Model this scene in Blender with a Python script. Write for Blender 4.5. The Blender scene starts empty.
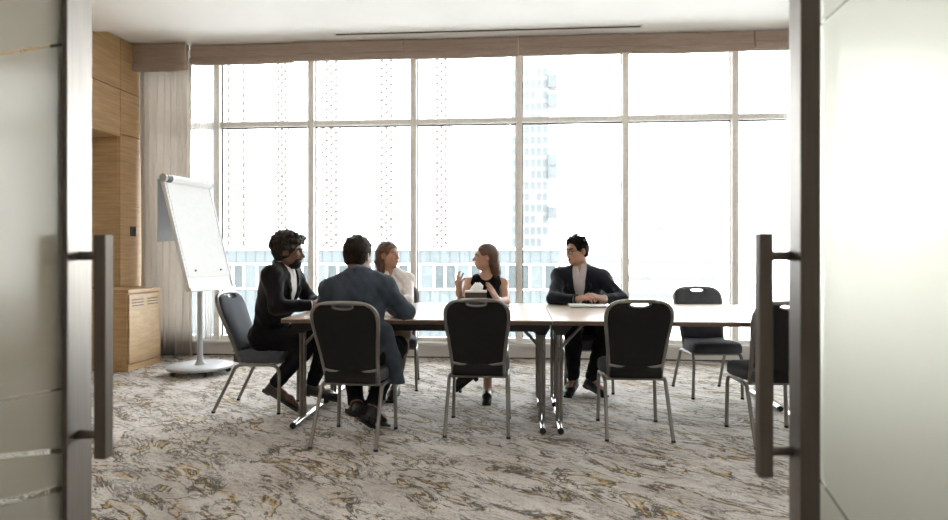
import bpy, bmesh, math, random
import numpy as np
from mathutils import Vector, Matrix
random.seed(7)
np.random.seed(7)
SC = bpy.context.scene
COL = SC.collection
PI = math.pi

# ------------------------------------------------------------------ materials
def mat(name, col, rough=0.6, metal=0.0, var=0.08, scale=30.0, bump=0.0, bscale=200.0, spec=0.5, stretch=(1, 1, 1), sheen=0.0):
    m = bpy.data.materials.new(name); m.use_nodes = True
    nt = m.node_tree; N = nt.nodes; L = nt.links
    b = N['Principled BSDF']
    b.inputs['Roughness'].default_value = rough
    b.inputs['Metallic'].default_value = metal
    b.inputs['Specular IOR Level'].default_value = spec
    if sheen:
        b.inputs['Sheen Weight'].default_value = sheen
    tc = N.new('ShaderNodeTexCoord'); mp = N.new('ShaderNodeMapping')
    mp.inputs['Scale'].default_value = stretch
    L.new(tc.outputs['Object'], mp.inputs['Vector'])
    nz = N.new('ShaderNodeTexNoise'); nz.inputs['Scale'].default_value = scale; nz.inputs['Detail'].default_value = 4
    L.new(mp.outputs['Vector'], nz.inputs['Vector'])
    rp = N.new('ShaderNodeValToRGB')
    lo = [max(0, c * (1 - var)) for c in col]; hi = [min(1, c * (1 + var)) for c in col]
    rp.color_ramp.elements[0].position = 0.3; rp.color_ramp.elements[0].color = (*lo, 1)
    rp.color_ramp.elements[1].position = 0.7; rp.color_ramp.elements[1].color = (*hi, 1)
    L.new(nz.outputs['Fac'], rp.inputs['Fac']); L.new(rp.outputs['Color'], b.inputs['Base Color'])
    if bump:
        n2 = N.new('ShaderNodeTexNoise'); n2.inputs['Scale'].default_value = bscale; n2.inputs['Detail'].default_value = 2
        L.new(mp.outputs['Vector'], n2.inputs['Vector'])
        bp = N.new('ShaderNodeBump'); bp.inputs['Strength'].default_value = bump; bp.inputs['Distance'].default_value = 0.004
        L.new(n2.outputs['Fac'], bp.inputs['Height']); L.new(bp.outputs['Normal'], b.inputs['Normal'])
    return m

M = {}
M['chair_fabric'] = mat('slate_fabric', (0.075, 0.080, 0.094), 0.92, bump=0.3, bscale=700, spec=0.25, sheen=0.10)
M['shaded_back'] = mat('chair_fabric', (0.019, 0.0185, 0.018), 0.92, bump=0.3, bscale=700, spec=0.15)  # darker copy of the chair fabric: rear-side shade put into the colour
M['champagne'] = mat('champagne_metal', (0.215, 0.20, 0.185), 0.42, metal=0.6, var=0.05)
M['chrome'] = mat('chrome', (0.78, 0.78, 0.78), 0.12, metal=1.0, var=0.02)
M['dark_metal'] = mat('dark_metal', (0.16, 0.145, 0.13), 0.4, metal=0.6)
M['rubber'] = mat('rubber', (0.012, 0.012, 0.012), 0.7)
M['steel'] = mat('brushed_steel', (0.27, 0.25, 0.235), 0.40, metal=1.0, var=0.10, scale=6, stretch=(30, 30, 0.7))
M['steel_dark'] = mat('bronze_steel', (0.115, 0.098, 0.082), 0.5, metal=0.7, var=0.10, scale=6, stretch=(30, 30, 0.7))
M['table_top'] = mat('table_laminate', (0.42, 0.31, 0.235), 0.27, var=0.10, scale=5, stretch=(1, 14, 1), spec=0.6)
M['table_edge'] = mat('table_edge', (0.10, 0.055, 0.038), 0.45, var=0.15)
M['frame_paint'] = mat('frame_paint', (0.82, 0.785, 0.745), 0.45)
M['gasket'] = mat('gasket', (0.05, 0.05, 0.05), 0.6)
M['white_paint'] = mat('white_paint', (0.78, 0.765, 0.745), 0.7, var=0.02)
M['ceiling'] = mat('ceiling_paint', (0.91, 0.90, 0.88), 0.85, var=0.015, scale=3)
M['wall_paint'] = mat('wall_paint', (0.74, 0.70, 0.64), 0.8, var=0.03, scale=3)
M['shade'] = mat('roman_shade_linen', (0.36, 0.275, 0.225), 0.9, var=0.10, scale=9, stretch=(0.6, 3, 12), bump=0.2, bscale=60)
M['plastic_white'] = mat('white_plastic', (0.75, 0.76, 0.78), 0.35, var=0.02)
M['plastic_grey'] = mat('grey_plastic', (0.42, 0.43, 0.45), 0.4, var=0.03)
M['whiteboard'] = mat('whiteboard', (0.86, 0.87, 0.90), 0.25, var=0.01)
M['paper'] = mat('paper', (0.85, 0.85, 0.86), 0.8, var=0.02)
M['black_plastic'] = mat('black_plastic', (0.015, 0.015, 0.017), 0.3)
M['black_jacket'] = mat('black_wool', (0.009, 0.009, 0.0105), 0.9, bump=0.3, bscale=300, spec=0.2, sheen=0.15)
M['navy_jacket'] = mat('navy_wool', (0.0125, 0.0145, 0.024), 0.9, bump=0.3, bscale=300, spec=0.2, sheen=0.15)
M['blue_jacket'] = mat('steel_blue_cotton', (0.048, 0.062, 0.084), 0.9, var=0.18, scale=18, bump=0.35, bscale=220, spec=0.2, sheen=0.10)
M['dark_trouser'] = mat('dark_trouser', (0.007, 0.0075, 0.010), 0.9, bump=0.2, bscale=300, spec=0.2)
M['tan_trouser'] = mat('tan_trouser', (0.22, 0.165, 0.125), 0.9, bump=0.2, bscale=300, spec=0.2)
M['slate_shirt'] = mat('slate_cotton', (0.16, 0.18, 0.215), 0.85)
M['white_shirt'] = mat('white_cotton', (0.78, 0.77, 0.77), 0.85, bump=0.25, bscale=60)
M['blouse'] = mat('white_blouse', (0.80, 0.74, 0.73), 0.8, bump=0.3, bscale=40)
M['lilac_shirt'] = mat('lilac_cotton', (0.52, 0.475, 0.50), 0.85, bump=0.2, bscale=80)
M['black_dress'] = mat('black_jersey', (0.009, 0.008, 0.009), 0.85, bump=0.2, bscale=200, spec=0.25)
M['leather'] = mat('black_leather', (0.013, 0.012, 0.012), 0.3, var=0.2)
M['brown_leather'] = mat('brown_leather', (0.035, 0.022, 0.016), 0.4, var=0.2)
M['skin_light'] = mat('skin_light', (0.47, 0.265, 0.185), 0.5, var=0.06, scale=14)
M['skin_mid'] = mat('skin_mid', (0.27, 0.14, 0.095), 0.5, var=0.06, scale=14)
M['skin_tan'] = mat('skin_tan', (0.16, 0.080, 0.052), 0.5, var=0.06, scale=14)
M['lips'] = mat('lips', (0.24, 0.07, 0.06), 0.4)
M['hair_black'] = mat('hair_black', (0.008, 0.006, 0.005), 0.75, spec=0.2, var=0.3, scale=80, bump=0.5, bscale=160)
M['hair_dark'] = mat('hair_dark', (0.022, 0.014, 0.010), 0.75, spec=0.2, var=0.4, scale=60, stretch=(3, 3, 0.4), bump=0.5, bscale=130)
M['hair_brown'] = mat('hair_brown', (0.095, 0.050, 0.030), 0.5, var=0.35, scale=60, stretch=(3, 3, 0.3), bump=0.5, bscale=130)
M['hair_afro'] = mat('hair_afro', (0.014, 0.008, 0.005), 0.75, var=0.4, scale=70, bump=0.8, bscale=150)
M['eye_white'] = mat('eye_white', (0.38, 0.36, 0.34), 0.2)
M['iris'] = mat('iris', (0.03, 0.018, 0.012), 0.2)
M['tissue_box'] = mat('tissue_box', (0.055, 0.038, 0.027), 0.5, var=0.15)
M['silver'] = mat('silver', (0.75, 0.73, 0.70), 0.25, metal=1.0)
M['lamp_glass'] = None

def wood(name, c1, c2, axis_scale, rough=0.5):
    m = bpy.data.materials.new(name); m.use_nodes = True
    nt = m.node_tree; N = nt.nodes; L = nt.links; b = N['Principled BSDF']
    b.inputs['Roughness'].default_value = rough
    tc = N.new('ShaderNodeTexCoord'); mp = N.new('ShaderNodeMapping'); mp.inputs['Scale'].default_value = axis_scale
    L.new(tc.outputs['Object'], mp.inputs['Vector'])
    nz = N.new('ShaderNodeTexNoise'); nz.inputs['Scale'].default_value = 3.0; nz.inputs['Detail'].default_value = 8; nz.inputs['Roughness'].default_value = 0.65
    L.new(mp.outputs['Vector'], nz.inputs['Vector'])
    rp = N.new('ShaderNodeValToRGB')
    rp.color_ramp.elements[0].position = 0.32; rp.color_ramp.elements[0].color = (*c1, 1)
    rp.color_ramp.elements[1].position = 0.68; rp.color_ramp.elements[1].color = (*c2, 1)
    L.new(nz.outputs['Fac'], rp.inputs['Fac']); L.new(rp.outputs['Color'], b.inputs['Base Color'])
    return m
M['wood'] = wood('oak_veneer', (0.40, 0.245, 0.115), (0.56, 0.37, 0.19), (1, 1, 14))
M['wood_cab'] = wood('oak_cabinet', (0.42, 0.27, 0.135), (0.57, 0.39, 0.21), (2, 2, 12))

def carpet():
    m = bpy.data.materials.new('patterned_carpet'); m.use_nodes = True
    nt = m.node_tree; N = nt.nodes; L = nt.links; b = N['Principled BSDF']
    b.inputs['Roughness'].default_value = 0.95; b.inputs['Specular IOR Level'].default_value = 0.2; b.inputs['Sheen Weight'].default_value = 0.22; b.inputs['Sheen Roughness'].default_value = 0.45
    tc = N.new('ShaderNodeTexCoord')
    def mapping(sc, rot=0.0, loc=(0, 0, 0)):
        r0 = N.new('ShaderNodeMapping'); r0.inputs['Rotation'].default_value = (0, 0, rot); L.new(tc.outputs['Object'], r0.inputs['Vector'])
        mp = N.new('ShaderNodeMapping'); mp.inputs['Scale'].default_value = sc; mp.inputs['Location'].default_value = loc
        L.new(r0.outputs['Vector'], mp.inputs['Vector']); return mp.outputs['Vector']
    def noise(vec, s, det, ro=0.6, dist=0.0):
        n = N.new('ShaderNodeTexNoise'); n.inputs['Scale'].default_value = s; n.inputs['Detail'].default_value = det
        n.inputs['Roughness'].default_value = ro; n.inputs['Distortion'].default_value = dist
        L.new(vec, n.inputs['Vector']); return n.outputs['Fac']
    def math_(op, a, c=None, d=None):
        n = N.new('ShaderNodeMath'); n.operation = op
        for i, v in enumerate((a, c, d)):
            if v is None: continue
            if isinstance(v, (int, float)): n.inputs[i].default_value = v
            else: L.new(v, n.inputs[i])
        return n.outputs[0]
    def sstep(v, lo, hi):
        n = N.new('ShaderNodeMapRange'); n.interpolation_type = 'SMOOTHSTEP'
        n.inputs['From Min'].default_value = lo; n.inputs['From Max'].default_value = hi
        L.new(v, n.inputs['Value']); return n.outputs[0]
    def mix(fac, a, c):
        n = N.new('ShaderNodeMix'); n.data_type = 'RGBA'
        L.new(fac, n.inputs[0])
        for i, v in ((6, a), (7, c)):
            if isinstance(v, tuple): n.inputs[i].default_value = (*v, 1)
            else: L.new(v, n.inputs[i])
        return n.outputs[2]
    v1 = mapping((0.85, 2.3, 1), 0.70)
    v2 = mapping((1.2, 3.0, 1), 0.62, (4.3, 1.7, 0))
    # mottled ground
    g1 = noise(v1, 2.2, 6, 0.65, 0.4); g2 = noise(v2, 14.0, 4, 0.7, 0.6); g3 = noise(mapping((1, 1, 1)), 90, 3, 0.7)
    base = mix(sstep(g1, 0.32, 0.66), (0.46, 0.405, 0.37), (0.70, 0.655, 0.615))
    base = mix(math_('MULTIPLY', sstep(g2, 0.50, 0.68), 0.55), base, (0.24, 0.205, 0.185))
    base = mix(math_('MULTIPLY', sstep(g3, 0.40, 0.66), 0.40), base, (0.24, 0.21, 0.195))
    # branching veins
    w1 = noise(v1, 2.5, 7, 0.64, 0.9)
    d1 = math_('SUBTRACT', w1, 0.50)
    mask = noise(mapping((1, 1.9, 1), 0.6, (9, 3, 0)), 1.9, 3, 0.55)
    mline = sstep(mask, 0.36, 0.52)
    gold = math_('MULTIPLY', math_('MULTIPLY', sstep(d1, 0.000, 0.006), math_('SUBTRACT', 1.0, sstep(d1, 0.030, 0.048))), sstep(mask, 0.47, 0.55))
    base = mix(math_('MULTIPLY', gold, 0.95), base, (0.43, 0.275, 0.075))
    dark = math_('MULTIPLY', math_('SUBTRACT', 1.0, sstep(math_('ABSOLUTE', d1), 0.008, 0.022)), mline)
    base = mix(math_('MULTIPLY', dark, 0.95), base, (0.026, 0.018, 0.013))
    w3 = noise(v1, 5.0, 6, 0.66, 1.0)
    d3 = math_('SUBTRACT', w3, 0.49)
    m3_ = noise(mapping((1, 2.0, 1), 0.7, (2, 8, 0)), 2.6, 3, 0.6)
    g3b = math_('MULTIPLY', math_('MULTIPLY', sstep(d3, 0.000, 0.008), math_('SUBTRACT', 1.0, sstep(d3, 0.035, 0.055))), sstep(m3_, 0.53, 0.60))
    base = mix(math_('MULTIPLY', g3b, 0.8), base, (0.43, 0.275, 0.075))
    dk3 = math_('MULTIPLY', math_('SUBTRACT', 1.0, sstep(math_('ABSOLUTE', d3), 0.013, 0.034)), sstep(m3_, 0.47, 0.57))
    base = mix(math_('MULTIPLY', dk3, 0.96), base, (0.026, 0.018, 0.013))
    # small flecks
    w2 = noise(v2, 5.2, 5, 0.65, 1.2)
    d2 = math_('ABSOLUTE', math_('SUBTRACT', w2, 0.5))
    fl = math_('MULTIPLY', math_('SUBTRACT', 1.0, sstep(d2, 0.006, 0.024)), sstep(noise(v1, 3.1, 3), 0.42, 0.56))
    base = mix(math_('MULTIPLY', fl, 0.75), base, (0.085, 0.065, 0.05))
    L.new(base, b.inputs['Base Color'])
    bp = N.new('ShaderNodeBump'); bp.inputs['Strength'].default_value = 0.5; bp.inputs['Distance'].default_value = 0.006
    L.new(g3, bp.inputs['Height']); L.new(bp.outputs['Normal'], b.inputs['Normal'])
    return m
M['carpet'] = carpet()

def clear_glass(name, tint=(0.96, 0.98, 0.98), refl=0.06):
    m = bpy.data.materials.new(name); m.use_nodes = True
    nt = m.node_tree; N = nt.nodes; L = nt.links
    N.remove(N['Principled BSDF'])
    t = N.new('ShaderNodeBsdfTransparent'); t.inputs[0].default_value = (*tint, 1)
    g = N.new('ShaderNodeBsdfGlossy'); g.inputs['Roughness'].default_value = 0.02
    lw = N.new('ShaderNodeFresnel'); lw.inputs['IOR'].default_value = 1.35
    mx = N.new('ShaderNodeMixShader')
    L.new(lw.outputs[0], mx.inputs[0]); L.new(t.outputs[0], mx.inputs[1]); L.new(g.outputs[0], mx.inputs[2])
    L.new(mx.outputs[0], N['Material Output'].inputs['Surface'])
    return m
M['glass'] = clear_glass('window_glass')
M['glass_edge'] = clear_glass('door_glass', (0.93, 0.97, 0.95))

def frosted(name, bands, trans=(0.785, 0.78, 0.735)):
    """Frosted film with clear bands; each band: (a, b, c, half width): z = a + b*y + c*y*y in the pane's own metres."""
    m = bpy.data.materials.new(name); m.use_nodes = True
    nt = m.node_tree; N = nt.nodes; L = nt.links
    N.remove(N['Principled BSDF'])
    tl = N.new('ShaderNodeBsdfTranslucent'); tl.inputs[0].default_value = (*trans, 1)
    rf = N.new('ShaderNodeBsdfRefraction'); rf.inputs['Roughness'].default_value = 0.65; rf.inputs['IOR'].default_value = 1.35
    rf.inputs[0].default_value = (*trans, 1)
    m1 = N.new('ShaderNodeMixShader'); m1.inputs[0].default_value = 0.90
    L.new(tl.outputs[0], m1.inputs[1]); L.new(rf.outputs[0], m1.inputs[2])
    df = N.new('ShaderNodeBsdfDiffuse'); df.inputs[0].default_value = (0.62, 0.66, 0.62, 1)
    m2 = N.new('ShaderNodeMixShader'); m2.inputs[0].default_value = 0.14
    L.new(m1.outputs[0], m2.inputs[1]); L.new(df.outputs[0], m2.inputs[2])
    gl = N.new('ShaderNodeBsdfGlossy'); gl.inputs['Roughness'].default_value = 0.12
    m3 = N.new('ShaderNodeMixShader'); m3.inputs[0].default_value = 0.04
    L.new(m2.outputs[0], m3.inputs[1]); L.new(gl.outputs[0], m3.inputs[2])
    tp = N.new('ShaderNodeBsdfTransparent'); tp.inputs[0].default_value = (0.92, 0.95, 0.93, 1)
    tc = N.new('ShaderNodeTexCoord'); sx = N.new('ShaderNodeSeparateXYZ'); L.new(tc.outputs['Object'], sx.inputs[0])
    def mt(op, a, c):
        n = N.new('ShaderNodeMath'); n.operation = op
        for i, v in enumerate((a, c)):
            if isinstance(v, (int, float)): n.inputs[i].default_value = v
            else: L.new(v, n.inputs[i])
        return n.outputs[0]
    y = sx.outputs[1]; z = sx.outputs[2]; tot = None
    for (a, b_, c, w) in bands:
        f = mt('ADD', mt('ADD', mt('MULTIPLY', y, b_), mt('MULTIPLY', mt('MULTIPLY', y, y), c)), a)
        k = mt('LESS_THAN', mt('ABSOLUTE', mt('SUBTRACT', z, f), 0.0), w)
        tot = k if tot is None else mt('MAXIMUM', tot, k)
    m4 = N.new('ShaderNodeMixShader')
    L.new(tot, m4.inputs[0]); L.new(m3.outputs[0], m4.inputs[1]); L.new(tp.outputs[0], m4.inputs[2])
    L.new(m4.outputs[0], N['Material Output'].inputs['Surface'])
    return m

def cloth_mat(name, col, transl, transp, stripe=0.0):
    m = bpy.data.materials.new(name); m.use_nodes = True
    nt = m.node_tree; N = nt.nodes; L = nt.links
    N.remove(N['Principled BSDF'])
    tc = N.new('ShaderNodeTexCoord'); nz = N.new('ShaderNodeTexNoise'); nz.inputs['Scale'].default_value = 120
    L.new(tc.outputs['Object'], nz.inputs['Vector'])
    rp = N.new('ShaderNodeValToRGB')
    rp.color_ramp.elements[0].color = (*[c * 0.9 for c in col], 1); rp.color_ramp.elements[1].color = (*[min(1, c * 1.08) for c in col], 1)
    L.new(nz.outputs['Fac'], rp.inputs['Fac'])
    d = N.new('ShaderNodeBsdfDiffuse'); t = N.new('ShaderNodeBsdfTranslucent'); p = N.new('ShaderNodeBsdfTransparent')
    L.new(rp.outputs[0], d.inputs[0]); L.new(rp.outputs[0], t.inputs[0])
    a = N.new('ShaderNodeMixShader'); a.inputs[0].default_value = transl
    L.new(d.outputs[0], a.inputs[1]); L.new(t.outputs[0], a.inputs[2])
    c = N.new('ShaderNodeMixShader'); c.inputs[0].default_value = transp
    L.new(a.outputs[0], c.inputs[1]); L.new(p.outputs[0], c.inputs[2])
    L.new(c.outputs[0], N['Material Output'].inputs['Surface'])
    return m
M['curtain'] = cloth_mat('drape_linen', (0.72, 0.68, 0.64), 0.42, 0.0)
M['sheer'] = cloth_mat('sheer_voile', (0.88, 0.87, 0.86), 0.5, 0.35)
M['tissue'] = cloth_mat('tissue_paper', (0.9, 0.9, 0.9), 0.4, 0.0)

# ------------------------------------------------------------------ mesh helpers
def link(o, parent=None):
    COL.objects.link(o)
    if parent is not None: o.parent = parent
    return o
def obj(name, bm, m, parent=None, smooth=False, loc=None, angle=None):
    me = bpy.data.meshes.new(name)
    bmesh.ops.recalc_face_normals(bm, faces=bm.faces)
    bm.to_mesh(me); bm.free()
    for x in (m if isinstance(m, (list, tuple)) else [m]): me.materials.append(x)
    if smooth:
        me.shade_smooth() if angle is None else None
        if angle is not None:
            me.polygons.foreach_set('use_smooth', [True] * len(me.polygons))
            try: me.set_sharp_from_angle(angle=angle)
            except Exception: pass
    o = bpy.data.objects.new(name, me)
    if loc is not None: o.location = loc
    return link(o, parent)
def tag(o, label=None, cat=None, group=None, kind=None):
    if label: o['label'] = label
    if cat: o['category'] = cat
    if group: o['group'] = group
    if kind: o['kind'] = kind
    return o
def thing(name, label, cat, loc=(0, 0, 0), rz=0.0, group=None):
    o = bpy.data.objects.new(name, None); o.empty_display_size = 0.1
    o.location = loc; o.rotation_euler = (0, 0, rz)
    link(o); return tag(o, label, cat, group)
def struct(name, bm, m, parent=None, smooth=False):
    o = obj(name, bm, m, parent, smooth)
    o['kind'] = 'structure'; return o
def copy_tree(o, parent=None):
    c = o.copy(); COL.objects.link(c)
    if parent is not None: c.parent = parent
    for ch in o.children: copy_tree(ch, c)
    return c

def bx(bm, x0, x1, y0, y1, z0, z1, bev=0.0, mi=0):
    r = bmesh.ops.create_cube(bm, size=1.0)
    vs = r['verts']
    for v in vs:
        v.co = Vector(((x0 + x1) / 2 + v.co.x * (x1 - x0), (y0 + y1) / 2 + v.co.y * (y1 - y0), (z0 + z1) / 2 + v.co.z * (z1 - z0)))
    fs = {f for v in vs for f in v.link_faces}
    for f in fs: f.material_index = mi
    if bev > 0:
        es = {e for v in vs for e in v.link_edges}
        bmesh.ops.bevel(bm, geom=list(es), offset=bev, segments=2, affect='EDGES', profile=0.6)
    return bm
def box(x0, x1, y0, y1, z0, z1, bev=0.0):
    return bx(bmesh.new(), x0, x1, y0, y1, z0, z1, bev)
def tube(bm, pts, r, seg=10, closed=False, sx=1.0, caps=True, up=None):
    """Sweep a circle (or, with sx, an ellipse) along pts; r a number or a list."""
    P = [Vector(p) for p in pts]; n = len(P)
    R = r if isinstance(r, (list, tuple)) else [r] * n
    rings = []; prev = None
    for i in range(n):
        if closed: t = (P[(i + 1) % n] - P[i - 1])
        else: t = P[min(i + 1, n - 1)] - P[max(i - 1, 0)]
        t.normalize()
        if prev is None:
            a = Vector(up) if up is not None else (Vector((0, 0, 1)) if abs(t.z) < 0.9 else Vector((1, 0, 0)))
        else: a = prev
        u = (a - t * a.dot(t))
        if u.length < 1e-6: u = t.orthogonal()
        u.normalize(); prev = u; w = t.cross(u)
        rings.append([bm.verts.new(P[i] + u * (R[i] * math.cos(k * 2 * PI / seg)) + w * (R[i] * sx * math.sin(k * 2 * PI / seg))) for k in range(seg)])
    m = n if closed else n - 1
    for i in range(m):
        a = rings[i]; b = rings[(i + 1) % n]
        for k in range(seg):
            bm.faces.new((a[k], a[(k + 1) % seg], b[(k + 1) % seg], b[k]))
    if not closed and caps:
        bm.faces.new(list(reversed(rings[0]))); bm.faces.new(rings[-1])
    return bm
def lathe(bm, prof, seg=32, c=(0, 0, 0)):
    rings = []
    for (r, z) in prof:
        rings.append([bm.verts.new((c[0] + r * math.cos(k * 2 * PI / seg), c[1] + r * math.sin(k * 2 * PI / seg), c[2] + z)) for k in range(seg)])
    for a, b in zip(rings, rings[1:]):
        for k in range(seg): bm.faces.new((a[k], a[(k + 1) % seg], b[(k + 1) % seg], b[k]))
    bm.faces.new(list(reversed(rings[0]))); bm.faces.new(rings[-1])
    return bm
def prism(bm, poly, f0, f1):
    """poly: list of 2D points, f0/f1 map a 2D point to the two 3D sides."""
    a = [bm.verts.new(f0(p)) for p in poly]; b = [bm.verts.new(f1(p)) for p in poly]
    n = len(poly)
    for i in range(n): bm.faces.new((a[i], a[(i + 1) % n], b[(i + 1) % n], b[i]))
    bm.faces.new(list(reversed(a))); bm.faces.new(b)
    return bm
def arc(c, r, a0, a1, n):
    return [(c[0] + r * math.cos(a0 + (a1 - a0) * i / n), c[1] + r * math.sin(a0 + (a1 - a0) * i / n)) for i in range(n + 1)]
def spline(pts, n=8):
    P = [Vector(p) for p in pts]; out = []
    Q = [P[0] * 2 - P[1]] + P + [P[-1] * 2 - P[-2]]
    for i in range(1, len(Q) - 2):
        for k in range(n):
            t = k / n
            a, b, c, d = Q[i - 1], Q[i], Q[i + 1], Q[i + 2]
            out.append(0.5 * ((2 * b) + (c - a) * t + (2 * a - 5 * b + 4 * c - d) * t * t + (3 * b - a - 3 * c + d) * t ** 3))
    out.append(P[-1]); return out

# ------------------------------------------------------------------ implicit surfaces for figures
def V3(p): return np.array(p, dtype=np.float64)
def nrm(v):
    v = V3(v); return v / np.linalg.norm(v)
class Field:
    def __init__(s, lo, hi, h):
        s.h = h; s.lo = V3(lo); s.n = np.maximum(np.ceil((V3(hi) - s.lo) / h).astype(int) + 1, 4)
        s.ax = [(s.lo[i] + h * np.arange(s.n[i])).astype(np.float32) for i in range(3)]
        s.d = np.full(tuple(s.n), 0.3, dtype=np.float32)
    def _sl(s, lo, hi, mg):
        sl = []
        for i in range(3):
            a = int(max(0, math.floor((lo[i] - mg - s.lo[i]) / s.h))); b = int(min(s.n[i], math.ceil((hi[i] + mg - s.lo[i]) / s.h) + 1))
            if b <= a: return None
            sl.append(slice(a, b))
        X = s.ax[0][sl[0]][:, None, None]; Y = s.ax[1][sl[1]][None, :, None]; Z = s.ax[2][sl[2]][None, None, :]
        return tuple(sl), X, Y, Z
    def _put(s, sl, g, k, op):
        d = s.d[sl]
        if op == 'sub': g = -g
        if op == 'add':
            if k > 0:
                hh = np.maximum(k - np.abs(d - g), 0) / k; r = np.minimum(d, g) - hh * hh * k * 0.25
            else: r = np.minimum(d, g)
        else:
            if k > 0:
                hh = np.maximum(k - np.abs(d - g), 0) / k; r = np.maximum(d, g) + hh * hh * k * 0.25
            else: r = np.maximum(d, g)
        s.d[sl] = r
    def cone(s, a, b, ra, rb, k=0.02, op='add', flat0=False, flat1=False, sq=None):
        """tapered capsule; sq=(axis, factor) flattens it along an axis."""
        a = V3(a); b = V3(b); R = max(ra, rb) * (1.0 if sq is None else max(1, 1 / sq[1] if sq[1] < 1 else 1))
        R = max(ra, rb)
        t_ = s._sl(np.minimum(a, b) - R, np.maximum(a, b) + R, k + 3 * s.h)
        if t_ is None: return s
        sl, X, Y, Z = t_
        ba = b - a; L2 = float(ba @ ba)
        px = X - a[0]; py = Y - a[1]; pz = Z - a[2]
        t = (px * ba[0] + py * ba[1] + pz * ba[2]) / max(L2, 1e-9)
        tc = np.clip(t, 0, 1)
        qx = px - tc * ba[0]; qy = py - tc * ba[1]; qz = pz - tc * ba[2]
        q2 = qx * qx + qy * qy + qz * qz
        if sq is not None:
            n = nrm(sq[0]); c = qx * n[0] + qy * n[1] + qz * n[2]
            q2 = q2 - c * c + (c / sq[1]) ** 2
        g = np.sqrt(q2) - (ra + (rb - ra) * tc)
        if sq is not None: g = g * min(1.0, sq[1] * 1.3)
        Ln = math.sqrt(L2)
        if flat1: g = np.maximum(g, (t - 1) * Ln)
        if flat0: g = np.maximum(g, -t * Ln)
        s._put(sl, g.astype(np.float32), k, op); return s
    def chain(s, pts, rs, k=0.02, op='add', sq=None):
        for i in range(len(pts) - 1): s.cone(pts[i], pts[i + 1], rs[i], rs[i + 1], k, op, sq=sq)
        return s
    def ell(s, c, r, R=None, k=0.02, op='add'):
        c = V3(c); r = V3(r); m = float(max(r))
        t_ = s._sl(c - m, c + m, k + 3 * s.h)
        if t_ is None: return s
        sl, X, Y, Z = t_
        px = X - c[0]; py = Y - c[1]; pz = Z - c[2]
        if R is not None:
            u = [px * R[0][i] + py * R[1][i] + pz * R[2][i] for i in range(3)]
        else: u = [px, py, pz]
        k0 = np.sqrt((u[0] / r[0]) ** 2 + (u[1] / r[1]) ** 2 + (u[2] / r[2]) ** 2)
        k1 = np.sqrt((u[0] / r[0] ** 2) ** 2 + (u[1] / r[1] ** 2) ** 2 + (u[2] / r[2] ** 2) ** 2)
        g = k0 * (k0 - 1) / np.maximum(k1, 1e-6)
        s._put(sl, g.astype(np.float32), k, op); return s
    def rbox(s, c, hf, R=None, rad=0.005, k=0.0, op='add'):
        c = V3(c); m = float(np.linalg.norm(hf))
        t_ = s._sl(c - m, c + m, k + 3 * s.h)
        if t_ is None: return s
        sl, X, Y, Z = t_
        px = X - c[0]; py = Y - c[1]; pz = Z - c[2]
        u = [px * R[0][i] + py * R[1][i] + pz * R[2][i] for i in range(3)] if R is not None else [px + 0 * py + 0 * pz, py + 0 * px + 0 * pz, pz + 0 * px + 0 * py]
        q = [np.abs(u[i]) - (hf[i] - rad) for i in range(3)]
        g = np.sqrt(sum(np.maximum(x, 0) ** 2 for x in q)) + np.minimum(np.maximum(np.maximum(q[0], q[1]), q[2]), 0) - rad
        s._put(sl, g.astype(np.float32), k, op); return s
    def half(s, p, n, k=0.0):
        """keep only the side opposite to n."""
        p = V3(p); n = nrm(n)
        g = ((s.ax[0] - p[0]) * n[0])[:, None, None] + ((s.ax[1] - p[1]) * n[1])[None, :, None] + ((s.ax[2] - p[2]) * n[2])[None, None, :]
        s._put((slice(None),) * 3, g.astype(np.float32), k, 'int'); return s
    def wob(s, amp, freq, seed=0):
        ph = np.random.RandomState(seed).rand(6) * 6.28
        X = s.ax[0][:, None, None]; Y = s.ax[1][None, :, None]; Z = s.ax[2][None, None, :]
        s.d += (amp * (np.sin(freq * (X * .8 + Z * .9) + ph[0]) * np.sin(freq * (Y * 1.1 - Z * .6) + ph[1]) + 0.6 * np.sin(freq * 1.9 * (Z + X * .5 - Y * .4) + ph[2]) * np.sin(freq * 1.7 * (Y + X) + ph[3]))).astype(np.float32)
        return s
    def mesh(s, name, m, parent=None, origin=(0, 0, 0)):
        d = s.d
        for ax in range(3):
            for e in (0, -1):
                ix = [slice(None)] * 3; ix[ax] = e; d[tuple(ix)] = np.maximum(d[tuple(ix)], 0.01)
        ins = d < 0
        nx, ny, nz = d.shape
        cnt = np.zeros((nx - 1, ny - 1, nz - 1), dtype=np.int8)
        for i in (0, 1):
            for j in (0, 1):
                for k in (0, 1):
                    cnt += ins[i:nx - 1 + i, j:ny - 1 + j, k:nz - 1 + k]
        cm = (cnt > 0) & (cnt < 8)
        ci = np.argwhere(cm)
        idx = np.full(cm.shape, -1, dtype=np.int32); idx[cm] = np.arange(len(ci))
        pos = np.zeros((len(ci), 3)); num = np.zeros(len(ci))
        cor = [(i, j, k) for i in (0, 1) for j in (0, 1) for k in (0, 1)]
        val = {c: d[ci[:, 0] + c[0], ci[:, 1] + c[1], ci[:, 2] + c[2]] for c in cor}
        for c in cor:
            for ax in range(3):
                if c[ax] == 0:
                    e = list(c); e[ax] = 1; e = tuple(e)
                    a = val[c]; b = val[e]; x = (a < 0) != (b < 0)
                    t = np.where(x, a / np.where(x, a - b, 1), 0)
                    p = np.tile(np.array(c, dtype=float), (len(ci), 1)); p[:, ax] += t
                    pos[x] += p[x]; num[x] += 1
        pos = (pos / num[:, None] + ci) * s.h + s.lo - V3(origin)
        quads = []
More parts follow.
